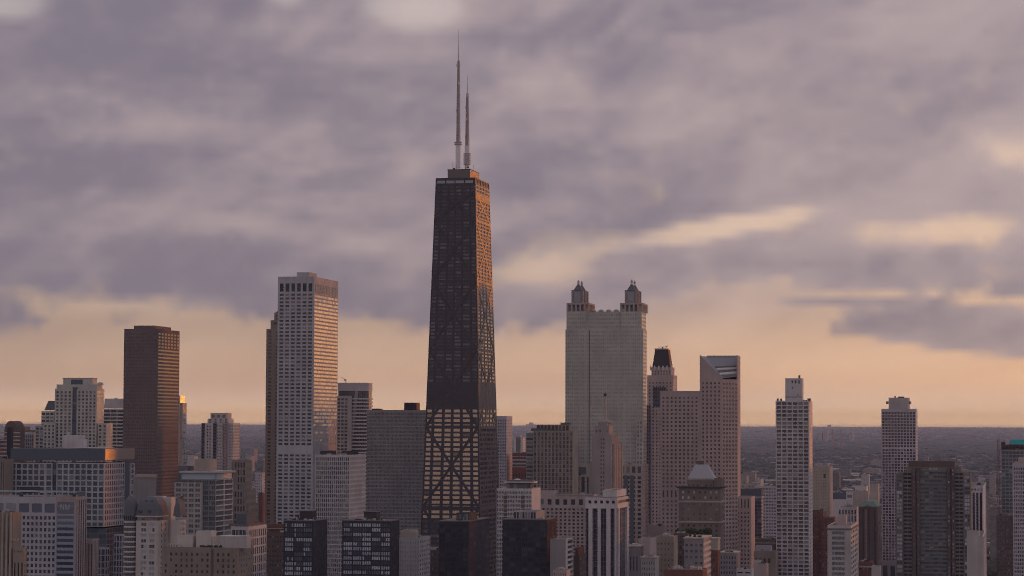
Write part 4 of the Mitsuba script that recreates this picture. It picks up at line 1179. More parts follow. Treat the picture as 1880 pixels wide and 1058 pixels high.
b.vol(407.2, 415, 777, Yw, 'granite_pink', xs=427, back=3, E=R(3, 3.1, w=.6, h=.6, g='glass_brown', rec=.4), N=wn(), part='pink_bay')
b.vol(415.2, 428, 777, Yw, 'concrete_white', xs=440.5, back=6, E=R(5, 3.1, w=.45, h=.5, g='glass_brown', rec=.4, top=1.5), N=wn(top=1.5), part='white_bay')
b.vol(381, 420, 769, Yw, 'concrete_white', xs=429, yb=777.3, back=5, E=R(4, 3.1, w=.4, h=.6, g='glass_dark', nz=2, rec=.4), part='upper_step')
b.vol(386.5, 416, 758.5, Yw, 'concrete_pale', xs=425, yb=769.3, back=9, E=R(3, 4, w=.5, h=.7, g='glass_grey', nz=1, rec=.3, y=(761, 768)), part='crown')
b.done()

# ---- far left edge
b = Building('arched_top_tower', 'narrow red-brown tower with an arched top and dark central slot at the left edge', 'tower')
Ya = 1930
xl_, xr_ = X(7, Ya), X(29, Ya)
mid, rr = (xl_ + xr_) / 2, (xr_ - xl_) / 2
za = Z(795, Ya)
arch = [(xl_, 0.0), (xr_, 0.0)] + [(mid + rr * math.cos(t), za + 1.55 * rr * math.sin(t)) for t in np.linspace(0, math.pi, 13)]
import shapely
pm = trimesh.creation.extrude_polygon(shapely.Polygon(arch), 18.0)
pm.apply_transform(np.array([[1, 0, 0, 0], [0, 0, 1, Ya], [0, 1, 0, 0], [0, 0, 0, 1.0]]))
pm.fix_normals()
b.part('wall', Mesh().tri(pm), 'brick_brown')
b.part('slot', Mesh().box(mid - 2.6, mid + 2.6, Ya - .4, Ya + .2, 0, za + 3), 'glass_black')
for k in range(26):
    zk = za - 2 - k * 3.2
    for s_ in (-1, 1):
        b.part('band', Mesh().box(mid + s_ * 5.8 - 3.0, mid + s_ * 5.8 + 3.0, Ya - .3, Ya + .1, zk, zk + 1.0), 'granite_pink')
b.vol(-6, 7, 818, Ya, 'brick_red', L=14, E=R(3, 3.2, w=.8, h=.6, g='glass_brown', st='bands', rec=.4), part='shoulder')
b.vol(29, 36, 822, Ya, 'brick_red', L=14, E=R(2, 3.2, w=.8, h=.6, g='glass_brown', st='bands', rec=.4), part='shoulder')
b.done()
b = Building('vault_roof_hall', 'curved glass vault roof at the far left edge behind the arched tower', 'hall')
Yv = 2150
cx0, cx1 = X(-14, Yv), X(14, Yv)
b.part('vault', Mesh().add(*(lambda n: (np.vstack([[((cx0 + cx1) / 2 - (cx1 - cx0) / 2 * math.cos(t), Yv + q, Z(806, Yv) + 11 * math.sin(t)) for t in np.linspace(0, math.pi, n)] for q in (0, 30)] + [[((cx0 + cx1) / 2, Yv, Z(806, Yv))]]),
       [[i, i + 1, n + i + 1] for i in range(n - 1)] + [[i, n + i + 1, n + i] for i in range(n - 1)] + [[2 * n, i + 1, i] for i in range(n - 1)]))(13)), 'metal_silver')
b.vol(-14, 14, 806, Yv, 'glass_blue', L=30, part='wall', parapet=.2)
b.done()
b = tower('pale_frame_glass_block', 'bluish glass block with pale frames behind the white grid office, by the left edge', 2250, 27, 62, 793, 'concrete_pale', L=30,
          E=R(9, 3.8, w=.8, h=.85, g='glass_blue', rec=.4, top=2.5), cat='office block')
b.vol(27, 45, 783, 2250, 'slate_roof', L=14, yb=793.3, back=5, part='roof_house')
b.vol(54, 70, 790, 2250, 'brick_brown', L=14, back=9, part='annex', E=R(4, 3.8, w=.6, h=.6, g='glass_dark', rec=.3))
b.done()
b = tower('tan_masonry_tower', 'tan masonry tower sliced by the left edge', 1680, -12, 9, 843, 'stone_tan', L=16, E=R(5, 3.6, w=.4, h=.6, g='glass_dark', rec=.5, top=2, st='strips'))
b.done()

# ---- white grid office
Yg = 1700
b = Building('white_grid_office', 'large white-framed grid office block with square blue windows and a slate cap', 'office block')
ge = lambda n: [R(n, 4.12, w=.78, h=.76, g='glass_teal', y=(851, 967), s=True, rec=.8, m=(.25, .25))]      # noqa: E731
yb_o = 967
b.vol(18.5, 83, 850, Yg, 'precast_lilac', L=40, yb=yb_o, E=ge(6))
b.vol(83.2, 96, 850, Yg, 'precast_lilac', L=40, yb=yb_o, E=ge(1))
b.vol(96.2, 103.5, 850, Yg, 'slate_blue', L=40, yb=yb_o, back=1.0, E=R(1, 4.12, w=.9, h=.9, g='glass_blue', y=(851, 967), rec=.3), part='blue_strip')
v = b.vol(103.7, 192, 850, Yg, 'precast_lilac', xs=229, yb=yb_o, E=ge(8), N=R(9, 4.12, w=.6, h=.74, g='glass_brown', y=(851, 967), rec=.7, m=(.3, .3)))
Lg = v['y1'] - v['y0']
xe = v['x1']
b.vol(162, 191.6, 850, Yg, 'slate_blue', L=12, yb=yb_o, back=Lg + .3, part='blue_strip', xw=(xe - 20, xe - .8))
b.vol(160, 191.8, 850, Yg, 'precast_lilac', L=9, yb=yb_o, back=Lg + 12.4, xw=(xe - 20, xe), N=R(1, 4.12, w=.6, h=.74, g='glass_dark', y=(851, 967), rec=.6, m=(.5, .5)))
c0, c1 = X(19.5, Yg + 1.5), X(191.8, Yg + 1)
b.part('cap', Mesh().box(c0, c1 - .01, Yg + 1.5, Yg + Lg + 21, Z(850, Yg) - .45, Z(828.5, Yg + 1)), 'slate_blue')
b.part('cap_panel', Mesh().box(c1, c1 + .35, Yg + 1.5, Yg + Lg + 21, Z(850, Yg) + .02, Z(828.5, Yg + 1) - .05), 'panel_warm')
b.part('soffit', Mesh().box(v['x0'] - 2, v['x1'] - .1, Yg + .2, Yg + Lg, Z(969, Yg), Z(967, Yg) - .02), 'concrete_pale')
b.vol(60, 196, 969, Yg, 'slate_roof', xs=226, back=3.5, E=R(9, 4.1, w=.86, h=.8, g='glass_teal', rec=.3), N=R(6, 4.1, w=.86, h=.8, g='glass_black', rec=.3), part='recessed_base')
b.part('roof_canopy', Mesh().box(X(131, Yg + 6), X(192, Yg + 6), Yg + 6, Yg + 26, Z(827.5, Yg + 6), Z(826, Yg + 6)), 'slab_white')
p = b.vol(116, 146, 799, Yg + 20, 'concrete_white', L=12, yb=829, part='roof_house', parapet=.2)
b.vol(138, 153, 806, Yg + 17, 'concrete_white', xs=160, yb=829, part='roof_house', parapet=.2)
b.part('roof_unit', Mesh().tube((X(125, Yg + 24), Yg + 24, p['z1'] - .3), (X(125, Yg + 24), Yg + 24, Z(796, Yg + 24)), 1.2, n=10), 'metal_silver')
b.done()
for k, (xl, xr, xs_, yt, Yq, lab) in enumerate(((178, 193, 201, 1006, 1570, 'small white-framed glass block low down, left one of the pair under the white grid office'),
                                                (209, 224, 229, 981, 1560, 'small white-framed glass block low down, right one of the pair under the white grid office'))):
    b = tower('small_frame_block', lab, Yq, xl, xr, yt, 'precast_lilac', xs=xs_, E=R(2 if k == 0 else 3, 4.2, w=.76, h=.84, g='glass_blue', s=True, rec=.7, top=.8), N=R(2, 4.2, w=.7, h=.84, g='glass_dark', rec=.5, top=.8), cat='block')
    b.done()

# ---- blue glass and stone hospital block with lettering
Yn = 1480
b = Building('lettered_stone_block', 'pale stone block with blue glass bays and two white letters on its corner', 'block')
wl = dict(rec=.5, s=True)
top = 925
b.vol(-40, 104, 912, Yn, 'precast_lilac', L=40, E=[R(6, 6, w=.80, h=.98, g='glass_sky', y=(924, 941), nz=1, m=(1, .3), **wl), R(18, 3.72, w=.60, h=.58, g='glass_blue', y=(945, None), m=(1, .3), **wl)])
v = b.vol(104.3, 139, 912, Yn, 'granite_pink', xs=160, back=-1.0, E=[R(1, 6, w=.97, h=.98, g='glass_sky', y=(922, 944), nz=1, m=(.2, 1.0), **wl), R(1, 3.72, w=.97, h=.52, g='glass_blue', y=(945, None), m=(.2, 1.0), st='bands', fm='panel_bluegrey', **wl)],
          N=R(5, 3.72, w=.45, h=.99, g='glass_dark', rec=.7, st='strips', y=(918, None)), part='corner_bay')
txt = meshkit.text_mesh('NM', 3.3, .25)
tv = np.array(txt.vertices)
x0t = X(112.3, Yn)
width = X(128.5, Yn) - x0t
tv[:, 0] *= width / np.ptp(tv[:, 0])
b.part('lettering', Mesh().add(np.stack([x0t + tv[:, 0], Yn - .75 - tv[:, 2], Z(936, Yn, 120) + tv[:, 1]], 1), np.array(txt.faces)), 'slab_white')
b.part('mullion', Mesh().box(X(105, Yn), X(137, Yn), Yn - .75, Yn - .5, Z(938.2, Yn), Z(937.7, Yn)), 'panel_bluepale')
b.part('glass_rail', Mesh().box(X(-40, Yn), X(126, Yn), Yn + .3, Yn + .5, Z(912, Yn), Z(909, Yn)), 'panel_bluepale')
b.vol(142, 150, 903.5, Yn, 'slate_roof', xs=157, yb=915, back=12, part='stair_house')
b.part('plant_box', Mesh().box(X(38.5, Yn + 10), X(63, Yn + 10), Yn + 10, Yn + 20, Z(914, Yn + 10), Z(902.5, Yn + 10)), 'plant_dark')
b.part('plant_rail', Mesh().box(X(36, Yn + 9.5), X(67, Yn + 9.5), Yn + 9.3, Yn + 9.6, Z(909, Yn + 10), Z(908.2, Yn + 10)), 'metal_silver')
b.done()
b = tower('ribbed_stone_wing', 'lower grey stone wing with close vertical ribs right of the lettered block', 1500, 150, 171, 990, 'granite_pink', xs=182,
          E=R(4, 3.7, w=.5, h=.99, g='glass_grey', st='strips', rec=.7, top=3), N=R(4, 3.7, w=.5, h=.99, g='glass_grey', st='strips', rec=.7, top=1), cat='block')
b.done()
b = Building('buttressed_stone_tower', 'stone tower with tall buttresses and arched slots in the bottom left corner', 'tower')
Yb2 = 1300
b.vol(-8, 24, 941, Yb2, 'stone_beige', L=12, E=R(3, 40, w=.34, h=.9, g='glass_black', nz=1, y=(958, 1040), s=True, rec=.9, m=(4, 1.2)))
for px, yt in ((-2, 952), (8, 948), (15.5, 954), (22.5, 951)):
    b.part('buttress', Mesh().box(X(px - 1.6, Yb2), X(px + 1.6, Yb2), Yb2 - 1.3, Yb2 + .4, 0, Z(yt, Yb2)), 'limestone')
b.vol(24.3, 44, 1005, Yb2, 'stone_beige', xs=50, back=-2, E=[R(5, 3, w=.45, h=.6, g='glass_dark', nz=1, y=(1010, 1016), s=True, rec=.5), R(3, 9, w=.4, h=.9, g='glass_black', nz=1, y=(1032, 1060), s=True, rec=.6)],
      N=R(2, 3, w=.4, h=.6, g='glass_dark', rec=.4), part='chapel_wing')
for px in (25, 31, 37, 43):
    b.part('pinnacle', Mesh().lathe([(.6, Z(1006, Yb2)), (.6, Z(1003, Yb2)), (.02, Z(999.5, Yb2))], X(px, Yb2), Yb2 - 1.4, 6), 'limestone')
b.done()

# ---- mansard apartment house with a domed turret
Ym = 1420
b = Building('domed_turret_house', 'cream apartment house with slate mansards and a domed glass corner turret', 'apartment house')
v = b.vol(250, 291, 956, Ym, 'cream_stone', xs=308, E=[R(2, 3.35, w=.62, h=.6, g='glass_blind', y=(958, None), s=True, rec=.5, m=(2.2, 1.5), bay=2)], N=R(2, 3.35, w=.22, h=.5, g='glass_dark', rec=.4, m=(2, 1.5), y=(959, None)))
b.part('cornice', Mesh().box(v['x0'] - .3, v['x1'] + .7, Ym - .7, v['y1'], Z(957, Ym), Z(955, Ym)), 'cream_stone')
b.part('string_course', Mesh().box(v['x0'], v['x1'] + .3, Ym - .35, v['y1'] - 1, Z(989, Ym), Z(988, Ym)), 'cream_stone')
prof = [(0.0, 0.0), (.35, .35), (.9, .6), (1.9, .82), (3.4, .96), (4.6, 1.0)]


def mansard(bb, x0, x1, y0, y1, z0, hgt, mat='slate_roof'):
    m_ = Mesh()
    for (a, ta), (c, tc) in zip(prof[:-1], prof[1:]):
        m_.taper(x0 + a, x1 - a, y0 + a, y1 - a, z0 + hgt * ta, x0 + c, x1 - c, y0 + c, y1 - c, z0 + hgt * tc)
    return bb.part('mansard_roof', m_, mat, smooth=False)


mansard(b, v['x0'], v['x1'] + .3, Ym - .2, v['y1'], Z(954.8, Ym), Z(919, Ym) - Z(954.8, Ym))
for px, py, w_ in ((259, 948, 5.5), (276, 948, 4.0), (268, 929, 2.2), (279, 929, 2.2)):
    zc = Z(py, Ym)
    off = -.5 if py > 940 else 1.2
    b.part('dormer', Mesh().box(X(px - w_ / 2, Ym), X(px + w_ / 2, Ym), Ym + off, Ym + off + 3.5, zc - 1.2, zc + 1.2), 'glass_dark')
tx, ty = X(238.5, Ym), Ym + 2.6
tr = (X(250, Ym) - X(227, Ym)) / 2
zt1, zt2, zt3 = Z(965, Ym), Z(940, Ym), Z(917, Ym)
b.part('turret_glass', Mesh().tube((tx, ty, 0), (tx, ty, zt1), tr - .45, n=20), 'glass_grey', smooth=30)
z = zt1 - .1
for k in range(30):
    if z < 4:
        break
    b.part('turret_band', Mesh().lathe([(tr - .5, z - .95), (tr, z - .95), (tr, z), (tr - .5, z)], tx, ty, 20), 'slab_white')
    z -= 3.02
b.part('turret_drum', Mesh().tube((tx, ty, zt1 + .02), (tx, ty, zt2), tr - .1, n=20), 'copper_green' if False else 'slate_roof', smooth=30)
for k in range(9):
    a = math.pi + math.pi * (k + .5) / 9
    b.part('turret_drum__window', Mesh().tube((tx + (tr - .15) * math.cos(a), ty + (tr - .15) * math.sin(a), zt1 + .6), (tx + (tr - .15) * math.cos(a), ty + (tr - .15) * math.sin(a), zt1 + 3.2), .42, n=6), 'glass_black')
b.part('turret_dome', Mesh().lathe([((tr + .1) * math.cos(t), zt2 + (zt3 - zt2) * math.sin(t)) for t in np.linspace(0, 1.54, 8)], tx, ty, 20), 'slate_roof', smooth=50)
b.part('turret_dome__finial', Mesh().lathe([(.5, zt3 - .2), (.25, zt3 + .8), (.02, Z(910, Ym))], tx, ty, 6), 'metal_grey')
w = b.vol(300, 314, 913, Ym, 'cream_stone', xs=322, back=22, part='chimney_wall')
b.vol(283, 301, 911, Ym, 'cream_stone', L=4, yb=921, back=24, part='chimney_wall')
v2 = b.vol(318, 330, 955, Ym, 'cream_stone', xs=342, back=6, E=None, N=R(4, 3.35, w=.4, h=.6, g='glass_dark', s=True, rec=.4, m=(1, 1), y=(957, None)), part='wing')
mansard(b, v2['x0'], v2['x1'] + .3, v2['y0'] - .2, v2['y1'], Z(954.8, Ym + 6), Z(917, Ym + 6) - Z(954.8, Ym + 6))
b.done()
b = tower('plain_grey_box', 'plain grey windowless box building below the brown granite tower', 1640, 244, 283, 876, 'concrete_grey', xs=287, cat='block')
b.part('roof_lip', Mesh().box(b.main['x0'] + 2, b.main['x1'] + .8, 1639.3, b.main['y1'], Z(882, 1640), Z(876.5, 1640)), 'limestone')
b.done()
b = tower('balcony_stack_tower', 'greenish glass apartment block with stacked balconies and a pale blue top band', 1580, 332, 396, 869, 'concrete_grey', xs=428.5,
          E=[R(1, 4, w=.98, h=.97, g='panel_bluepale', y=(869.5, 880), nz=1, rec=.8), R(5, 3.45, w=.88, h=.74, g='glass_teal', y=(881, None), s=True, rec=.8, bay=3)],
          N=[R(1, 4, w=.98, h=.97, g='panel_bluepale', y=(869.5, 880), nz=1, rec=.9), R(2, 3.45, w=.95, h=.80, g='glass_grey', st='bands', rec=.9, fm='concrete_white', y=(881, None))], cat='apartment block')
b.vol(320.5, 370, 886, 1580, 'concrete_pale', L=6, back=-3, E=R(4, 3.45, w=.74, h=.62, g='glass_grey', s=True, rec=.6, m=(.4, .4), bay=2), part='bay')
mm = b.main
b.part('roof_slab', Mesh().box(mm['x0'] - 1, mm['x1'] + 1.2, 1579, mm['y1'] + 1, mm['z1'] + .03, mm['z1'] + 1.3), 'roof_pale')
b.vol(357, 384, 843, 1580, 'limestone', xs=398, yb=868.3, back=7, part='roof_house')
b.vol(327, 345, 856, 1580, 'slate_roof', L=12, back=10, part='annex')
b.done()
b = tower('stepped_corner_block', 'brown-grey block with tall paired windows and a stepped right corner', 1720, 425, 451, 845, 'stone_tan', xs=463,
          E=R(5, 5.3, w=.58, h=.72, g='glass_dark', s=True, rec=.6, top=1), N=R(1, 5.3, w=.95, h=.5, g='panel_warm', st='bands', rec=.4, top=1), cat='block')
for k, (xr, xs_, yt) in enumerate(((453, 470, 900), (456, 475, 925))):
    b.vol(440, xr, yt, 1720, 'stone_tan', xs=xs_, back=2.5 + 2 * k, N=R(1, 5.3, w=.95, h=.5, g='panel_warm', st='bands', rec=.4), part='step')
b.done()
b = tower('little_white_tower', 'small white tower far off just left of the stepped beige tower', 2700, 468, 482, 868, 'concrete_white', xs=487, E=R(4, 3.2, w=.5, h=.5, g='glass_dark', rec=.4, top=1.5), N=R(2, 3.2, w=.5, h=.5, g='glass_dark', rec=.3))
b.vol(472, 482, 860, 2700, 'slate_roof', L=8, yb=868.2, back=4, part='roof_house')
b.done()
b = tower('little_brick_block', 'small red brick block far off below the little white tower', 2350, 474, 482, 905, 'brick_red', xs=486, E=R(2, 3.2, w=.4, h=.5, g='glass_dark', rec=.4), cat='block')
b.done()
b = tower('white_frame_glass_pavilion', 'white-framed glass block with a dark blue plant box on its roof', 1480, 424, 456, 967, 'concrete_white', xs=489.5,
          E=R(4, 5.5, w=.85, h=.72, g='glass_blue', s=True, rec=.8, m=(.6, 1.6), top=1.4, bay=2), N=R(9, 5.5, w=.62, h=.8, g='glass_dark', rec=.8, m=(.8, .5), top=1.8), cat='block')
b.vol(420, 455, 962, 1480, 'roof_grey', xs=480, yb=967.3, back=2, part='roof_tier')
b.vol(434, 453, 944, 1480, 'slate_blue', xs=469, yb=962.3, back=5, part='plant_box')
b.done()
b = tower('brown_stone_apartments', 'broad brown stone apartment block with cream roof houses along the bottom edge', 1300, 298, 436, 1005, 'stone_tan', xs=465,
          E=[R(14, 3.2, w=.40, h=.54, g='glass_dark', y=(1013, None), s=True, rec=.45, m=(.6, .6))], N=R(6, 3.2, w=.35, h=.5, g='glass_grey', rec=.35, m=(.6, .6), y=(1013, None)), cat='apartment block')
b.part('light_well', Mesh().box(X(389, 1300), X(394, 1300), 1299.9, 1300.5, 2, b.main['z1'] - .6), 'brick_brown')
b.vol(326, 353.5, 983, 1300, 'cream_stone', L=8, yb=1005.3, back=6, part='roof_house')
b.vol(360, 388, 975, 1300, 'cream_stone', L=9, yb=1005.3, back=7, part='roof_house')
b.vol(388.3, 403, 985, 1300, 'cream_stone', L=9, yb=1005.3, back=7.5, part='roof_house')
b.vol(308, 327, 999, 1300, 'cream_stone', L=5, yb=1005.3, back=2, E=R(4, 3, w=.4, h=.6, g='glass_black', nz=1, rec=.3), part='roof_house')
ct = [(X(402 + 54 * t, 1306), 1305 + 5 * math.sin(math.pi * t) * -1) for t in np.linspace(0, 1, 9)]
m = Mesh()
for (xa_, ya_), (xb2, yb3) in zip(ct[:-1], ct[1:]):
    m.prism([(xa_, ya_), (xb2, yb3), (xb2, 1312), (xa_, 1312)], b.main['z1'] - .4, Z(991, 1303))
b.part('curved_screen', m, 'concrete_pale')
for k in range(14):
    px = rng.uniform(365, 425)
    c = trimesh.creation.icosphere(1, rng.uniform(.6, 1.1))
    c.vertices *= 1 + .3 * (rng.random((len(c.vertices), 1)) - .5)
    c.apply_translation((X(px, 1303), 1302.5, b.main['z1'] + .3))
    k_ = free_key('roof_shrub')
    scene[k_] = Mesh().tri(c).ply('foliage')
    labels[k_] = {'label': 'small green shrub along the roof edge of the broad brown stone apartments', 'category': 'shrub', 'group': 'shrubs on the brown stone roof'}
b.done()

# ---------------------------------------------------------------- front row along the shore
b = tower('red_brown_slab', 'dull red-brown slab with faint windows left of the first glass block', 1545, 471, 522, 977, 'brick_brown', L=20,
          E=R(11, 3.1, w=.5, h=.42, g='glass_dark', rec=.3, top=1.6), cat='slab block')
b.vol(493, 523, 963, 1545, 'brick_red', L=12, yb=977.3, back=5, E=R(6, 3, w=.2, h=.5, g='glass_black', nz=1, y=(966, 972), rec=.3), part='roof_house')
b.part('roof_lip', Mesh().box(X(492, 1549), X(523, 1549), 1548.5, 1549.2, Z(976.8, 1549), Z(975.4, 1549)), 'limestone')
b.done()

for kk, (xl, xr, xs_, nb, lab, px0, px1) in enumerate(((521, 575, 601, 3, 'narrower of the two black glass apartment blocks with pale blinds', 551, 575),
                                                      (628.5, 718, 733, 5, 'wider of the two black glass apartment blocks with pale blinds', 669, 692))):
    Yl = 1430
    b = tower('black_glass_block', lab, Yl, xl, xr, 957, 'steel_dark', xs=xs_, cat='apartment block',
              E=R(nb, 2.87, w=.93, h=.70, g='glass_blind', s=True, rec=.35, m=(.5, .5), bay=4, top=1.0), N=R(3 if kk else 5, 2.87, w=.93, h=.74, g='glass_black', rec=.3, m=(.5, .5), bay=4, top=1.0))
    mm = b.main
    b.part('roof_edge', Mesh().box(mm['x0'] - .2, mm['x1'] + .2, Yl - .2, mm['y1'], mm['z1'] + .02, mm['z1'] + .5), 'roof_grey')
    b.part('penthouse', Mesh().box(X(px0, Yl + 8), X(px1, Yl + 8), Yl + 8, Yl + 16, mm['z1'] - .4, Z(943, Yl + 8)), 'plant_dark')
    b.part('penthouse__roof', Mesh().box(X(px0, Yl + 8) - .6, X(px1, Yl + 8) + .6, Yl + 7.4, Yl + 16.6, Z(943, Yl + 8) + .02, Z(942, Yl + 8)), 'roof_grey')
    for q in range(7):
        x = rng.uniform(mm['x0'] + 1, mm['x1'] - 2)
        b.part('roof_unit', Mesh().box(x, x + rng.uniform(.6, 2), Yl + 2, Yl + 4, mm['z1'] + .4, mm['z1'] + rng.uniform(1.0, 2.2)), 'roof_pale' if q % 2 else 'plant_dark')
    b.part('roof_aerial', Mesh().tube((X(px0 + 3, Yl + 12), Yl + 12, Z(943, Yl + 8)), (X(px0 + 3, Yl + 12), Yl + 12, Z(937, Yl + 8)), .12, n=5), 'metal_grey')
    b.done()

b = tower('tan_corner_block', 'plain tan-grey block with a small pinkish roof house between two dark glass blocks', 1560, 733, 770, 987, 'stone_dim', xs=790,
          E=R(8, 3, w=.22, h=.35, g='glass_grey', rec=.3, top=2), N=R(5, 3, w=.45, h=.45, g='glass_dark', rec=.4, top=1.5), cat='block')
b.vol(735, 755, 974, 1560, 'limestone', xs=768, yb=987.3, back=4, part='roof_house')
b.vol(742, 764, 979, 1560, 'limestone', L=6, yb=987.3, back=2, part='roof_house')
b.units(b.main, 5, 31, 'roof_pale', (1, 3), (.8, 2))
b.done()
b = tower('low_red_block', 'low dark red block squeezed between the tan block and the black glass one', 1600, 786, 812, 1010, 'brick_brown', L=14, E=R(5, 3, w=.4, h=.5, g='glass_dark', rec=.4, top=1.5), cat='block')
b.vol(788, 800, 1005, 1600, 'roof_pale', L=6, yb=1010.3, back=2, part='roof_house')
b.done()

b = tower('dark_glass_tower', 'very dark glass apartment tower standing in front of the black tapered tower', 1450, 806, 861, 958, 'steel_dark', xs=899, cat='apartment tower',
          E=R(5, 2.9, w=.94, h=.76, g='glass_black', s=True, rec=.25, m=(.5, .5), bay=4, top=1.0), N=R(5, 2.9, w=.94, h=.76, g='glass_black', rec=.25, m=(.5, .5), bay=4, top=1.0))
mm = b.main
b.part('roof_edge', Mesh().box(mm['x0'] - .3, mm['x1'] + .3, 1449.7, mm['y1'], mm['z1'] + .02, mm['z1'] + .6), 'roof_grey')
b.vol(838, 864, 942, 1450, 'plant_dark', xs=876, yb=957.5, back=8, E=R(6, 3, w=.85, h=.8, g='glass_grey', nz=1, rec=.3), part='penthouse')
b.units(b.main, 4, 41, 'plant_dark', (1, 3), (1, 2.4))
b.done()
b = tower('dark_glass_slab', 'very dark blue-black glass slab in front of the white lattice block', 1400, 922.5, 1004, 955, 'steel_dark', xs=1022, cat='apartment tower',
          E=R(7, 2.9, w=.94, h=.76, g='glass_black', s=True, rec=.25, m=(.5, .5), bay=3, top=1.0), N=R(4, 2.9, w=.94, h=.76, g='glass_black', rec=.25, m=(.5, .5), bay=3, top=1.0))
mm = b.main
b.part('roof_edge', Mesh().box(mm['x0'] - .3, mm['x1'] + .3, 1399.7, mm['y1'], mm['z1'] + .02, mm['z1'] + .6), 'roof_grey')
b.vol(943, 984, 939, 1400, 'stone_dim', xs=1000, yb=954.5, back=7, E=R(8, 4, w=.75, h=.8, g='glass_dark', nz=1, rec=.3), part='penthouse')
b.done()

b = tower('white_lattice_block', 'white lattice-fronted block with a blank white end wall and a flat roof pavilion', 1640, 912, 976, 897, 'concrete_white', xs=992.5,
          E=R(22, 2.9, w=.62, h=.62, g='glass_dark', s=False, rec=.5, top=1.4), cat='apartment block')
for px in (928, 960):
    b.part('stair_strip', Mesh().box(X(px - 3, 1640), X(px + 3, 1640), 1639.9, 1640.2, 10, Z(908, 1640)), 'brick_brown')
    z = Z(909, 1640)
    while z > 12:
        b.part('stair_landing', Mesh().box(X(px - 3, 1640), X(px + 3, 1640), 1639.4, 1639.88, z - .5, z), 'concrete_pale')
        z -= 2.9
b.vol(930, 974, 887, 1640, 'roof_grey', L=8, yb=897.3, back=5, E=R(7, 3, w=.8, h=.7, g='glass_grey', nz=1, rec=.4), part='pavilion')
b.part('pavilion__roof', Mesh().box(X(924, 1642), X(980, 1642), 1643, 1656, Z(886.5, 1644), Z(884.5, 1644)), 'slab_white')
b.part('pavilion__roof', Mesh().box(X(928, 1642), X(976, 1642), 1645, 1655, Z(884.4, 1644), Z(881.5, 1644)), 'roof_grey')
b.part('pavilion__roof_dome', Mesh().lathe([(2.6, Z(882, 1648)), (2.3, Z(880.5, 1648)), (1.2, Z(879.2, 1648)), (.05, Z(878.8, 1648))], X(950, 1650), 1650, 12), 'metal_silver', smooth=40)
b.done()

b = tower('square_window_hotel', 'beige slab hotel with big square top windows over a grid of small ones', 1860, 985, 1090, 908, 'granite_pink', L=24,
          E=[R(7, 6, w=.52, h=.86, g='glass_blue', y=(916, 928), nz=1, s=True, rec=1.0, m=(1.0, .8)), R(13, 2.8, w=.58, h=.58, g='glass_dark', y=(932, None), s=True, rec=.7, m=(.5, .5))], cat='hotel')
b.vol(985, 1019, 901, 1860, 'granite_pink', L=12, yb=908.3, back=4, part='roof_house')
b.part('roof_lip', Mesh().box(X(1018, 1859), X(1090, 1859), 1859.2, 1860.2, Z(908.2, 1860), Z(907, 1860)), 'limestone')
for px in (1056, 1040, 1071):
    b.part('roof_unit', Mesh().box(X(px - 1, 1866), X(px + 1, 1866), 1866, 1868, b.main['z1'] - .3, b.main['z1'] + 1.6), 'metal_grey')
b.done()

b = tower('white_balcony_slab', 'small slab with a blank end wall and white balcony edges beside the dark glass slab', 1380, 1010, 1042.5, 990, 'concrete_grey', xs=1053,
          N=R(1, 2.9, w=.97, h=.62, g='glass_black', st='bands', rec=1.2, fm='slab_white', top=.4), cat='slab block')
b.part('roof_terrace', Mesh().box(X(1021, 1382), X(1046, 1382), 1381, 1393, b.main['z1'] - .3, b.main['z1'] + .2), 'granite_pink')
b.vol(1024, 1035, 984, 1380, 'granite_pink', L=6, yb=990.3, back=4, part='roof_house')
b.units(b.main, 3, 51, 'slab_white', (1, 2), (.8, 1.6))
b.done()
b = tower('brown_infill_block', 'brown infill block with an orange-lit upper piece beside the white column tower', 1470, 1050, 1064, 1021, 'brick_brown', xs=1077, N=R(4, 3, w=.5, h=.45, g='glass_grey', rec=.4), cat='block')
b.vol(1056, 1062, 1006, 1470, 'brick_red', xs=1073, yb=1021.3, back=3, part='upper_piece')
b.done()
b = tower('pink_rooftop_house', 'low pinkish house with a cluttered roof at the bottom edge below the balcony slab', 1330, 1016, 1040, 1047, 'granite_pink', L=12, E=R(6, 3, w=.3, h=.5, g='glass_dark', rec=.3, top=.8), cat='house')
b.units(b.main, 4, 61, 'stone_dim', (1, 3), (.6, 1.6))
b.done()

# ---- white column tower
Yq = 1400
b = Building('white_column_tower', 'dark glass tower with broad white columns and a white cap, in the centre foreground', 'apartment tower')
v = b.vol(1076, 1131, 932, Yq, 'slate_roof', xs=1149.5, E=R(4, 3.1, w=.97, h=.90, g='glass_black', st='bands', rec=.3, bay=3, s=True), N=R(2, 3.1, w=.97, h=.90, g='glass_black', st='bands', rec=.3, bay=3), part='glass_wall')
ys = Yq - 1.0
for xl, xr in ((1081, 1088.2), (1097.8, 1103.4), (1113.6, 1121.3), (1128.8, 1131.6)):
    b.part('column', Mesh().box(X(xl, Yq), X(xr, Yq), ys, Yq + .2, 0, Z(931, Yq)), 'concrete_white')
xw = X(1131.6, Yq)
yN1 = v['y1']
for ya_, yb3 in ((Yq + 1.5, Yq + 5.0), (yN1 - 4.2, yN1 + 1.4)):
    b.part('column', Mesh().box(v['x1'] - .4, xw + 1.2, ya_, yb3, 0, Z(931, Yq)), 'concrete_white')
cap0 = X(1075.5, Yq)
b.part('cap', Mesh().box(cap0, xw + 1.0, ys - .2, yN1 + 1.2, Z(932, Yq), Z(923, Yq)), 'concrete_white')
b.part('cap_recess', Mesh().box(cap0 + 1.2, xw - .2, ys + 1.0, yN1, Z(923, Yq) + .01, Z(917.5, Yq)), 'plant_dark')
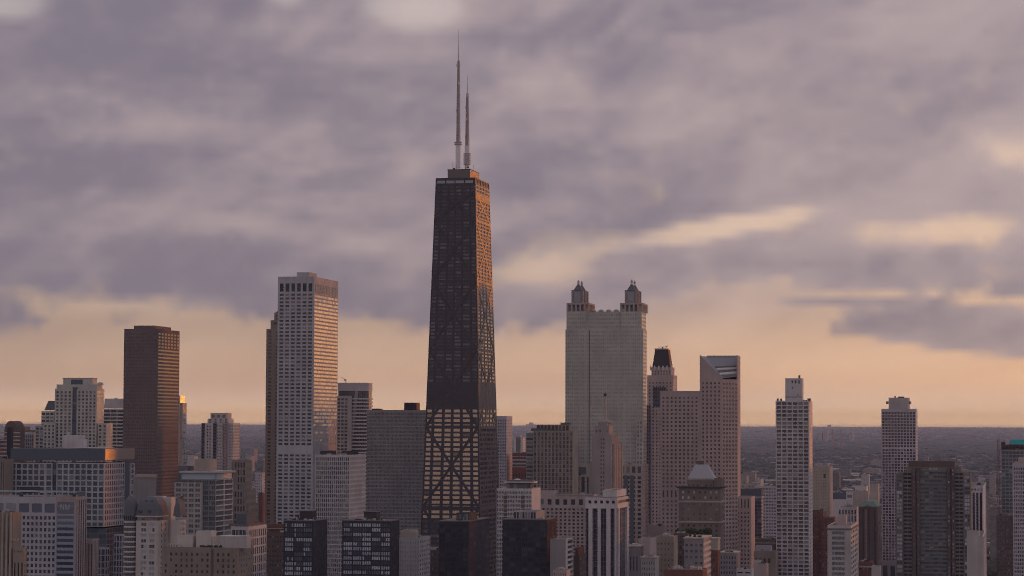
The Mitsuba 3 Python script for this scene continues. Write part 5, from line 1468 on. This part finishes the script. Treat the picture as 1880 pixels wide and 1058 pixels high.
for u in np.linspace(0, 1, 6):
    xk = cap0 + u * (xw + 1.0 - cap0 - 1.7)
    b.part('cap_post', Mesh().box(xk, xk + 1.7, ys - .15, ys + 1.1, Z(923, Yq) + .01, Z(917.5, Yq)), 'concrete_white')
b.part('cap_lintel', Mesh().box(cap0, xw + 1.0, ys - .2, yN1 + 1.2, Z(917.5, Yq) + .01, Z(912.5, Yq)), 'concrete_white')
b.vol(1107, 1132.5, 900, Yq, 'concrete_white', xs=1150, yb=912.4, back=2.2, part='roof_house', parapet=.3)
b.part('roof_deck', Mesh().box(cap0 + 1, X(1106, Yq), ys + 2, yN1 - 1, Z(912.5, Yq) + .02, Z(912.5, Yq) + .25), 'roof_grey')
m = Mesh()
for k in range(4):
    m.tube((X(1122 + 2 * k, Yq), ys - .3, Z(916, Yq)), (X(1122 + 2 * k, Yq), ys - .3, Z(910, Yq)), .12, n=5)
m.tube((X(1121, Yq), ys - .3, Z(910.4, Yq)), (X(1130, Yq), ys - .3, Z(910.4, Yq)), .12, n=5)
b.part('hoist_rail', m, 'metal_grey')
b.done()

# ---- low blocks at the right of the white column tower
low = [
    ('pale_stone_stump', 'pale grey stone block with three tall slots right of the white column tower', 1500, 1152, 1175, 1003, 'concrete_grey', dict(L=14), R(3, 30, w=.34, h=.85, g='glass_black', nz=1, y=(1020, 1050), s=True, rec=.6, m=(1, 1)), None),
    ('dark_stone_house', 'low dark stone house with a pale cornice, half way along the bottom right of centre', 1420, 1177, 1203, 1024, 'stone_dim', dict(L=14), R(6, 3.2, w=.36, h=.5, g='glass_dark', s=True, rec=.4, top=1.6), None),
    ('pink_lit_wall_block', 'warm pinkish block with a thin flue behind the low dark stone house', 1640, 1172, 1192, 990, 'granite_pink', dict(xs=1206), None, None),
    ('brown_flat_block', 'plain brown flat-roofed block below the lantern tower', 1830, 1187, 1220, 966, 'stone_tan', dict(L=14), None, None),
    ('grey_stone_apartments', 'grey stone apartment block with scattered small windows left of the leafy roof', 1500, 1205, 1237, 985, 'stone_beige', dict(L=18), R(5, 3.3, w=.26, h=.36, g='glass_dark', s=True, rec=.4, top=3), None),
    ('dark_slot_block', 'dark narrow block between the grey stone apartments and the one with striped balconies', 1530, 1237, 1262, 979, 'brick_brown', dict(L=16), R(5, 3.1, w=.6, h=.5, g='glass_dark', rec=.4, top=1), None),
    ('striped_balcony_block', 'grey block with pale striped balconies down its right side near the bottom edge', 1440, 1256, 1291.5, 988, 'concrete_grey', dict(xs=1305.5), R(4, 3.5, w=.5, h=.42, g='glass_teal', s=True, rec=.4, top=2.4), R(1, 3.5, w=.97, h=.5, g='stone_mauve', st='bands', rec=.9, fm='concrete_pale')),
    ('white_cornice_block', 'dark red block with a pale stone cornice storey right of the striped balconies', 1580, 1303, 1318, 989, 'brick_red', dict(xs=1322), R(3, 3.4, w=.35, h=.5, g='glass_dark', rec=.4, top=2), None),
    ('grey_window_block', 'grey block with tidy window rows in front of the slant-roofed tower', 1640, 1322, 1352, 1015, 'concrete_grey', dict(xs=1358.5), R(6, 3.3, w=.45, h=.5, g='glass_dark', s=True, rec=.4, top=1.6), None),
    ('low_red_roof_block', 'low red-brown roof with a flat top at the bottom edge below the grey stone apartments', 1340, 1218, 1290, 1046, 'brick_red', dict(L=20), None, None),
    ('low_white_store_block', 'low white store with dark openings at the bottom edge near the slant-roofed tower', 1560, 1352, 1380, 1045, 'concrete_white', dict(L=12), R(2, 3.2, w=.7, h=.45, g='glass_black', nz=1, s=True, rec=.5, y=(1049, 1054)), None),
]
for key, lab, Yl, xl, xr, yt, wall, dep, E_, N_ in low:
    b = tower(key, lab, Yl, xl, xr, yt, wall, E=E_, N=N_, cat='block', **dep)
    mm = b.main
    if key in ('dark_stone_house', 'white_cornice_block', 'pale_stone_stump', 'grey_window_block', 'striped_balcony_block'):
        b.part('cornice', Mesh().box(mm['x0'] - .5, mm['x1'] + .5, Yl - .5, mm['y1'], mm['z1'] - .5, mm['z1'] + .35), 'limestone')
    if key == 'white_cornice_block':
        b.part('top_storey', Mesh().box(mm['x0'] - .1, mm['x1'] + .1, Yl - .1, mm['y1'], Z(1005, Yl), mm['z1'] - .52), 'limestone')
    if key == 'pink_lit_wall_block':
        b.part('flue', Mesh().tube((X(1191, Yl + 4), Yl + 4, mm['z1'] - .5), (X(1191, Yl + 4), Yl + 4, Z(980, Yl)), .35, n=6), 'granite_pink')
    if key in ('grey_stone_apartments', 'low_red_roof_block', 'pale_stone_stump'):
        b.units(mm, 4, 70 + len(key), 'concrete_pale', (1.5, 4), (.8, 2.2))
    b.done()
for k in range(16):                                    # shrubs of the roof garden
    px, py = rng.uniform(1243, 1303), rng.uniform(966, 984)
    c = trimesh.creation.icosphere(2, rng.uniform(1.2, 2.4))
    c.vertices *= 1 + .45 * (rng.random((len(c.vertices), 1)) - .5)
    c.apply_translation((X(px, 1541), rng.uniform(1536, 1545), Z(978.5, 1540) + rng.uniform(.2, 2.8)))
    k_ = free_key('roof_tree')
    scene[k_] = Mesh().tri(c).ply('foliage')
    labels[k_] = {'label': 'bushy small tree of the leafy roof garden on the dark narrow block', 'category': 'tree', 'group': 'trees of the roof garden'}

# ---------------------------------------------------------------- the flat city beyond
pal = [(.28, .25, .23), (.20, .14, .125), (.42, .41, .40), (.17, .165, .17), (.33, .30, .28), (.23, .17, .15), (.48, .475, .475), (.22, .21, .21)]


def house_fn(p, n, uv):
    c = mi.Color3f(*pal[0])
    for k in range(1, 8):
        c = dr.select(uv.x * 8 > k, mi.Color3f(*pal[k]), c)
    roof = mix((.13, .125, .125), (.42, .41, .40), smoothstep(.45, .9, uv.y))
    return dr.select(n.z > .5, roof, c * (.75 + .5 * noise(p.x * .3, p.y * .3, p.z * .6)))


scene['house_stuff'] = principled(proc(house_fn), .9, .1)


def crown_fn(p, n, uv):
    return mix((.060, .066, .055), (.110, .112, .088), uv.x) * (.7 + .6 * noise(p.x * .5, p.y * .5, p.z * .5))


scene['crown_stuff'] = principled(proc(crown_fn), .9, .1)


def land(r):
    t = min(1.0, max(0.0, (r - 22000) / 38000))
    return 141 * t * t * (3 - 2 * t)


fr = np.random.default_rng(12)
_ico = trimesh.creation.icosphere(1, 1.0)
IV, IF = np.array(_ico.vertices), np.array(_ico.faces)
_oct = trimesh.creation.icosphere(0, 1.0)
OV, OF = np.array(_oct.vertices), np.array(_oct.faces)
BLOCKS = [(d['x0'], d['x1'], d['y0'], d['y1']) for d in ()]


def place(n, y0, y1, px0=-60, px1=1940, power=1.0):
    """n spots spread evenly over the ground seen between the depths y0 and y1."""
    Y = np.sqrt(fr.uniform(y0 ** 2, y1 ** 2, n)) if power == 1.0 else y0 * (y1 / y0) ** fr.random(n)
    px = fr.uniform(px0, px1, n)
    return np.stack([(px - 1880) / PXF * Y * 1.04, Y], 1)


GAPS = [(338, 370), (436, 490), (938, 968), (1352, 1426), (1488, 1622), (1680, 1862)]


def visible(n, y0, y1):
    out = []
    w = np.array([b - a for a, b in GAPS], float)
    for k, c in zip(range(len(GAPS)), (n * w / w.sum()).astype(int)):
        Y = y0 * (y1 / y0) ** fr.random(c)
        px = fr.uniform(*GAPS[k], c)
        d = np.array([ray(q, 850) for q in px])
        out.append(np.stack([d[:, 0] / d[:, 1] * Y, Y], 1))
    return np.vstack(out)


def crown(v, f, x, y, r, h):
    """A lumpy crown: the ball's points pushed in and out."""
    k = 1 + .5 * (fr.random((len(v), 1)) - .5)
    return v * k * [r, r, h * .42] + [x, y, h * .62], f


def house(m, x, y, w, d, h, uv, gable):
    m.box(x - w / 2, x + w / 2, y - d / 2, y + d / 2, 0, h, uv)
    if gable:
        m.add([(x - w / 2 - .3, y - d / 2, h), (x + w / 2 + .3, y - d / 2, h), (x - w / 2 - .3, y + d / 2, h), (x + w / 2 + .3, y + d / 2, h), (x - w / 2, y, h + 2.6), (x + w / 2, y, h + 2.6)],
              [[0, 1, 5], [0, 5, 4], [3, 2, 4], [3, 4, 5], [0, 4, 2], [1, 3, 5]], uv)


def grid_snap(p, step=14.0):
    return np.round(p / step) * step + fr.uniform(-2.5, 2.5, p.shape)


# single houses and trees that show largest, then the rest as one mass of each
for x, y in grid_snap(visible(270, 2480, 5200)):
    m = Mesh()
    uv = (fr.random(), fr.random())
    house(m, x, y, fr.uniform(9, 24), fr.uniform(10, 30), fr.uniform(5, 12), uv, fr.random() < .35)
    k = free_key('low_house')
    scene[k] = m.ply('house_stuff', uv=True)
    labels[k] = {'label': 'small low house among the trees of the flat city far behind the towers', 'category': 'house', 'group': 'low houses of the flat city'}
for x, y in visible(190, 2450, 5600):
    r, h = fr.uniform(4.5, 8.5), fr.uniform(9, 16)
    m = Mesh()
    for q in range(4):
        v, f = crown(IV, IF, x + fr.uniform(-.45, .45) * r, y + fr.uniform(-.45, .45) * r, r * fr.uniform(.5, .8), h * fr.uniform(.75, 1.0))
        m.add(v, f, (fr.random(), 0))
    k = free_key('street_tree')
    scene[k] = m.ply('crown_stuff', uv=True)
    labels[k] = {'label': 'round green street tree between the low houses of the flat city', 'category': 'tree', 'group': 'street trees of the flat city'}
m = Mesh()
for y0, y1, n, sw, sh in ((2500, 6000, 5200, (9, 26), (5, 13)), (6000, 13000, 6500, (12, 48), (5, 13)), (13000, 40000, 2600, (30, 120), (5, 14))):
    for x, y in grid_snap(place(n, y0, y1)):
        if y > 2500:
            house(m, x, y, fr.uniform(*sw), fr.uniform(*sw), fr.uniform(*sh) + land(math.hypot(x, y)), (fr.random(), fr.random() ** 1.5), y < 8000 and fr.random() < .3)
scene['city_houses'] = m.ply('house_stuff', uv=True)
labels['city_houses'] = {'label': 'far-off sea of low houses and sheds reaching to the horizon', 'category': 'houses', 'kind': 'stuff'}
m = Mesh()
for y0, y1, n, rr_, hh in ((2450, 6000, 7000, (4, 9), (8, 16)), (6000, 13000, 13000, (8, 24), (9, 17)), (13000, 26000, 9000, (20, 110), (9, 20)), (26000, 57000, 7000, (60, 260), (9, 20))):
    for x, y in place(n, y0, y1):
        r = fr.uniform(*rr_)
        v, f = crown(OV if y > 3600 else IV, OF if y > 3600 else IF, x, y, r, fr.uniform(*hh))
        m.add(v + [0, 0, land(math.hypot(x, y)) - 1.0], f, (fr.random(), 0))
scene['tree_canopy'] = m.ply('crown_stuff', uv=True)
labels['tree_canopy'] = {'label': 'far-off dark green tree cover between the houses up to the horizon', 'category': 'trees', 'kind': 'stuff'}

# mid-rise blocks standing out of the trees
mid = [(1392, 880, 3900, 10, 16), (1362, 874, 5200, 18, 9), (1375, 868, 6200, 22, 12), (1530, 868, 5600, 22, 14), (1548, 862, 7000, 26, 20), (1588, 871, 5100, 14, 12), (1600, 860, 7400, 30, 14),
       (1700, 838, 7000, 9, 16), (1722, 836, 8200, 14, 20), (1790, 878, 4700, 12, 10), (1800, 884, 4200, 10, 14), (1822, 872, 5200, 12, 12), (1818, 916, 3100, 22, 12), (1846, 918, 3000, 24, 10), (1830, 930, 2700, 26, 10),
       (350, 838, 7600, 12, 10), (455, 838, 7000, 10, 24), (463, 824, 9000, 8, 30), (478, 845, 6400, 12, 16), (446, 850, 5600, 16, 10), (1508, 852, 8000, 26, 14), (1610, 845, 9000, 24, 18), (1766, 862, 5600, 22, 9)]
for i, (px, py, Y, wpx, h) in enumerate(mid):
    x0, x1 = X(px - wpx / 2, Y, py), X(px + wpx / 2, Y, py)
    zt_ = max(6.0, Z(py, Y, px))
    uv = ((.3, .55, .05, .45, .95)[i % 5], fr.random() * .7)
    k = free_key('midrise_block')
    m = Mesh().box(x0, x1, Y, Y + 40, 0, zt_, uv)
    m.box(x0 + (x1 - x0) * .2, x0 + (x1 - x0) * .5, Y + 8, Y + 18, zt_ - .1, zt_ + 3, uv)
    scene[k] = m.ply('house_stuff', uv=True)
    labels[k] = {'label': 'plain mid-rise block rising out of the flat city behind the towers', 'category': 'block', 'group': 'mid-rise blocks of the flat city'}
for i, (px, lab) in enumerate(((1528.5, 'left one of the twin brick smokestacks far off near the horizon'), (1544.5, 'right one of the twin brick smokestacks far off near the horizon'))):
    Y = 17500
    x = X(px, Y, 800)
    k = entry('smokestack', Mesh().tube((x, Y, 0), (x, Y, Z(788.5, Y, px)), 6.5, 4.8, 14), 'brick_stack', smooth=40)
    labels[k] = {'label': lab, 'category': 'smokestack'}
for px, py, w in ((967, 779, 3), (974, 776, 6), (981, 779.5, 4), (960, 781, 5), (989, 781, 5), (1522, 780, 6), (1377, 783, 4), (1585, 784, 8), (346, 781, 5), (1703, 785.5, 6), (1515, 791, 8), (1506, 794, 6), (1562, 793, 7)):
    Y = 50000 if py < 787 else 24000
    x0, x1 = X(px - w / 2, Y, py), X(px + w / 2, Y, py)
    k = free_key('horizon_tower')
    scene[k] = Mesh().box(x0, x1, Y, Y + 120, land(Y) - 40, Z(py, Y, px), (.55, .4)).ply('house_stuff', uv=True)
    labels[k] = {'label': 'tiny tower block standing on the hazy horizon', 'category': 'tower', 'group': 'tiny towers on the horizon'}

# ---------------------------------------------------------------- evening haze
scene['air'] = {'type': 'homogeneous', 'albedo': {'type': 'rgb', 'value': [.95, .95, .95]}, 'sigma_t': {'type': 'rgb', 'value': [0.75 * HAZE, 1.0 * HAZE, 1.7 * HAZE]}}
scene['haze'] = {'type': 'cube', 'to_world': T().translate([0, 0, 238.0]).scale([62000, 62000, 240.0]), 'bsdf': {'type': 'null'}, 'interior': {'type': 'ref', 'id': 'air'}}
labels['haze'] = {'label': 'thin evening haze filling the air over the city', 'category': 'haze', 'kind': 'stuff'}
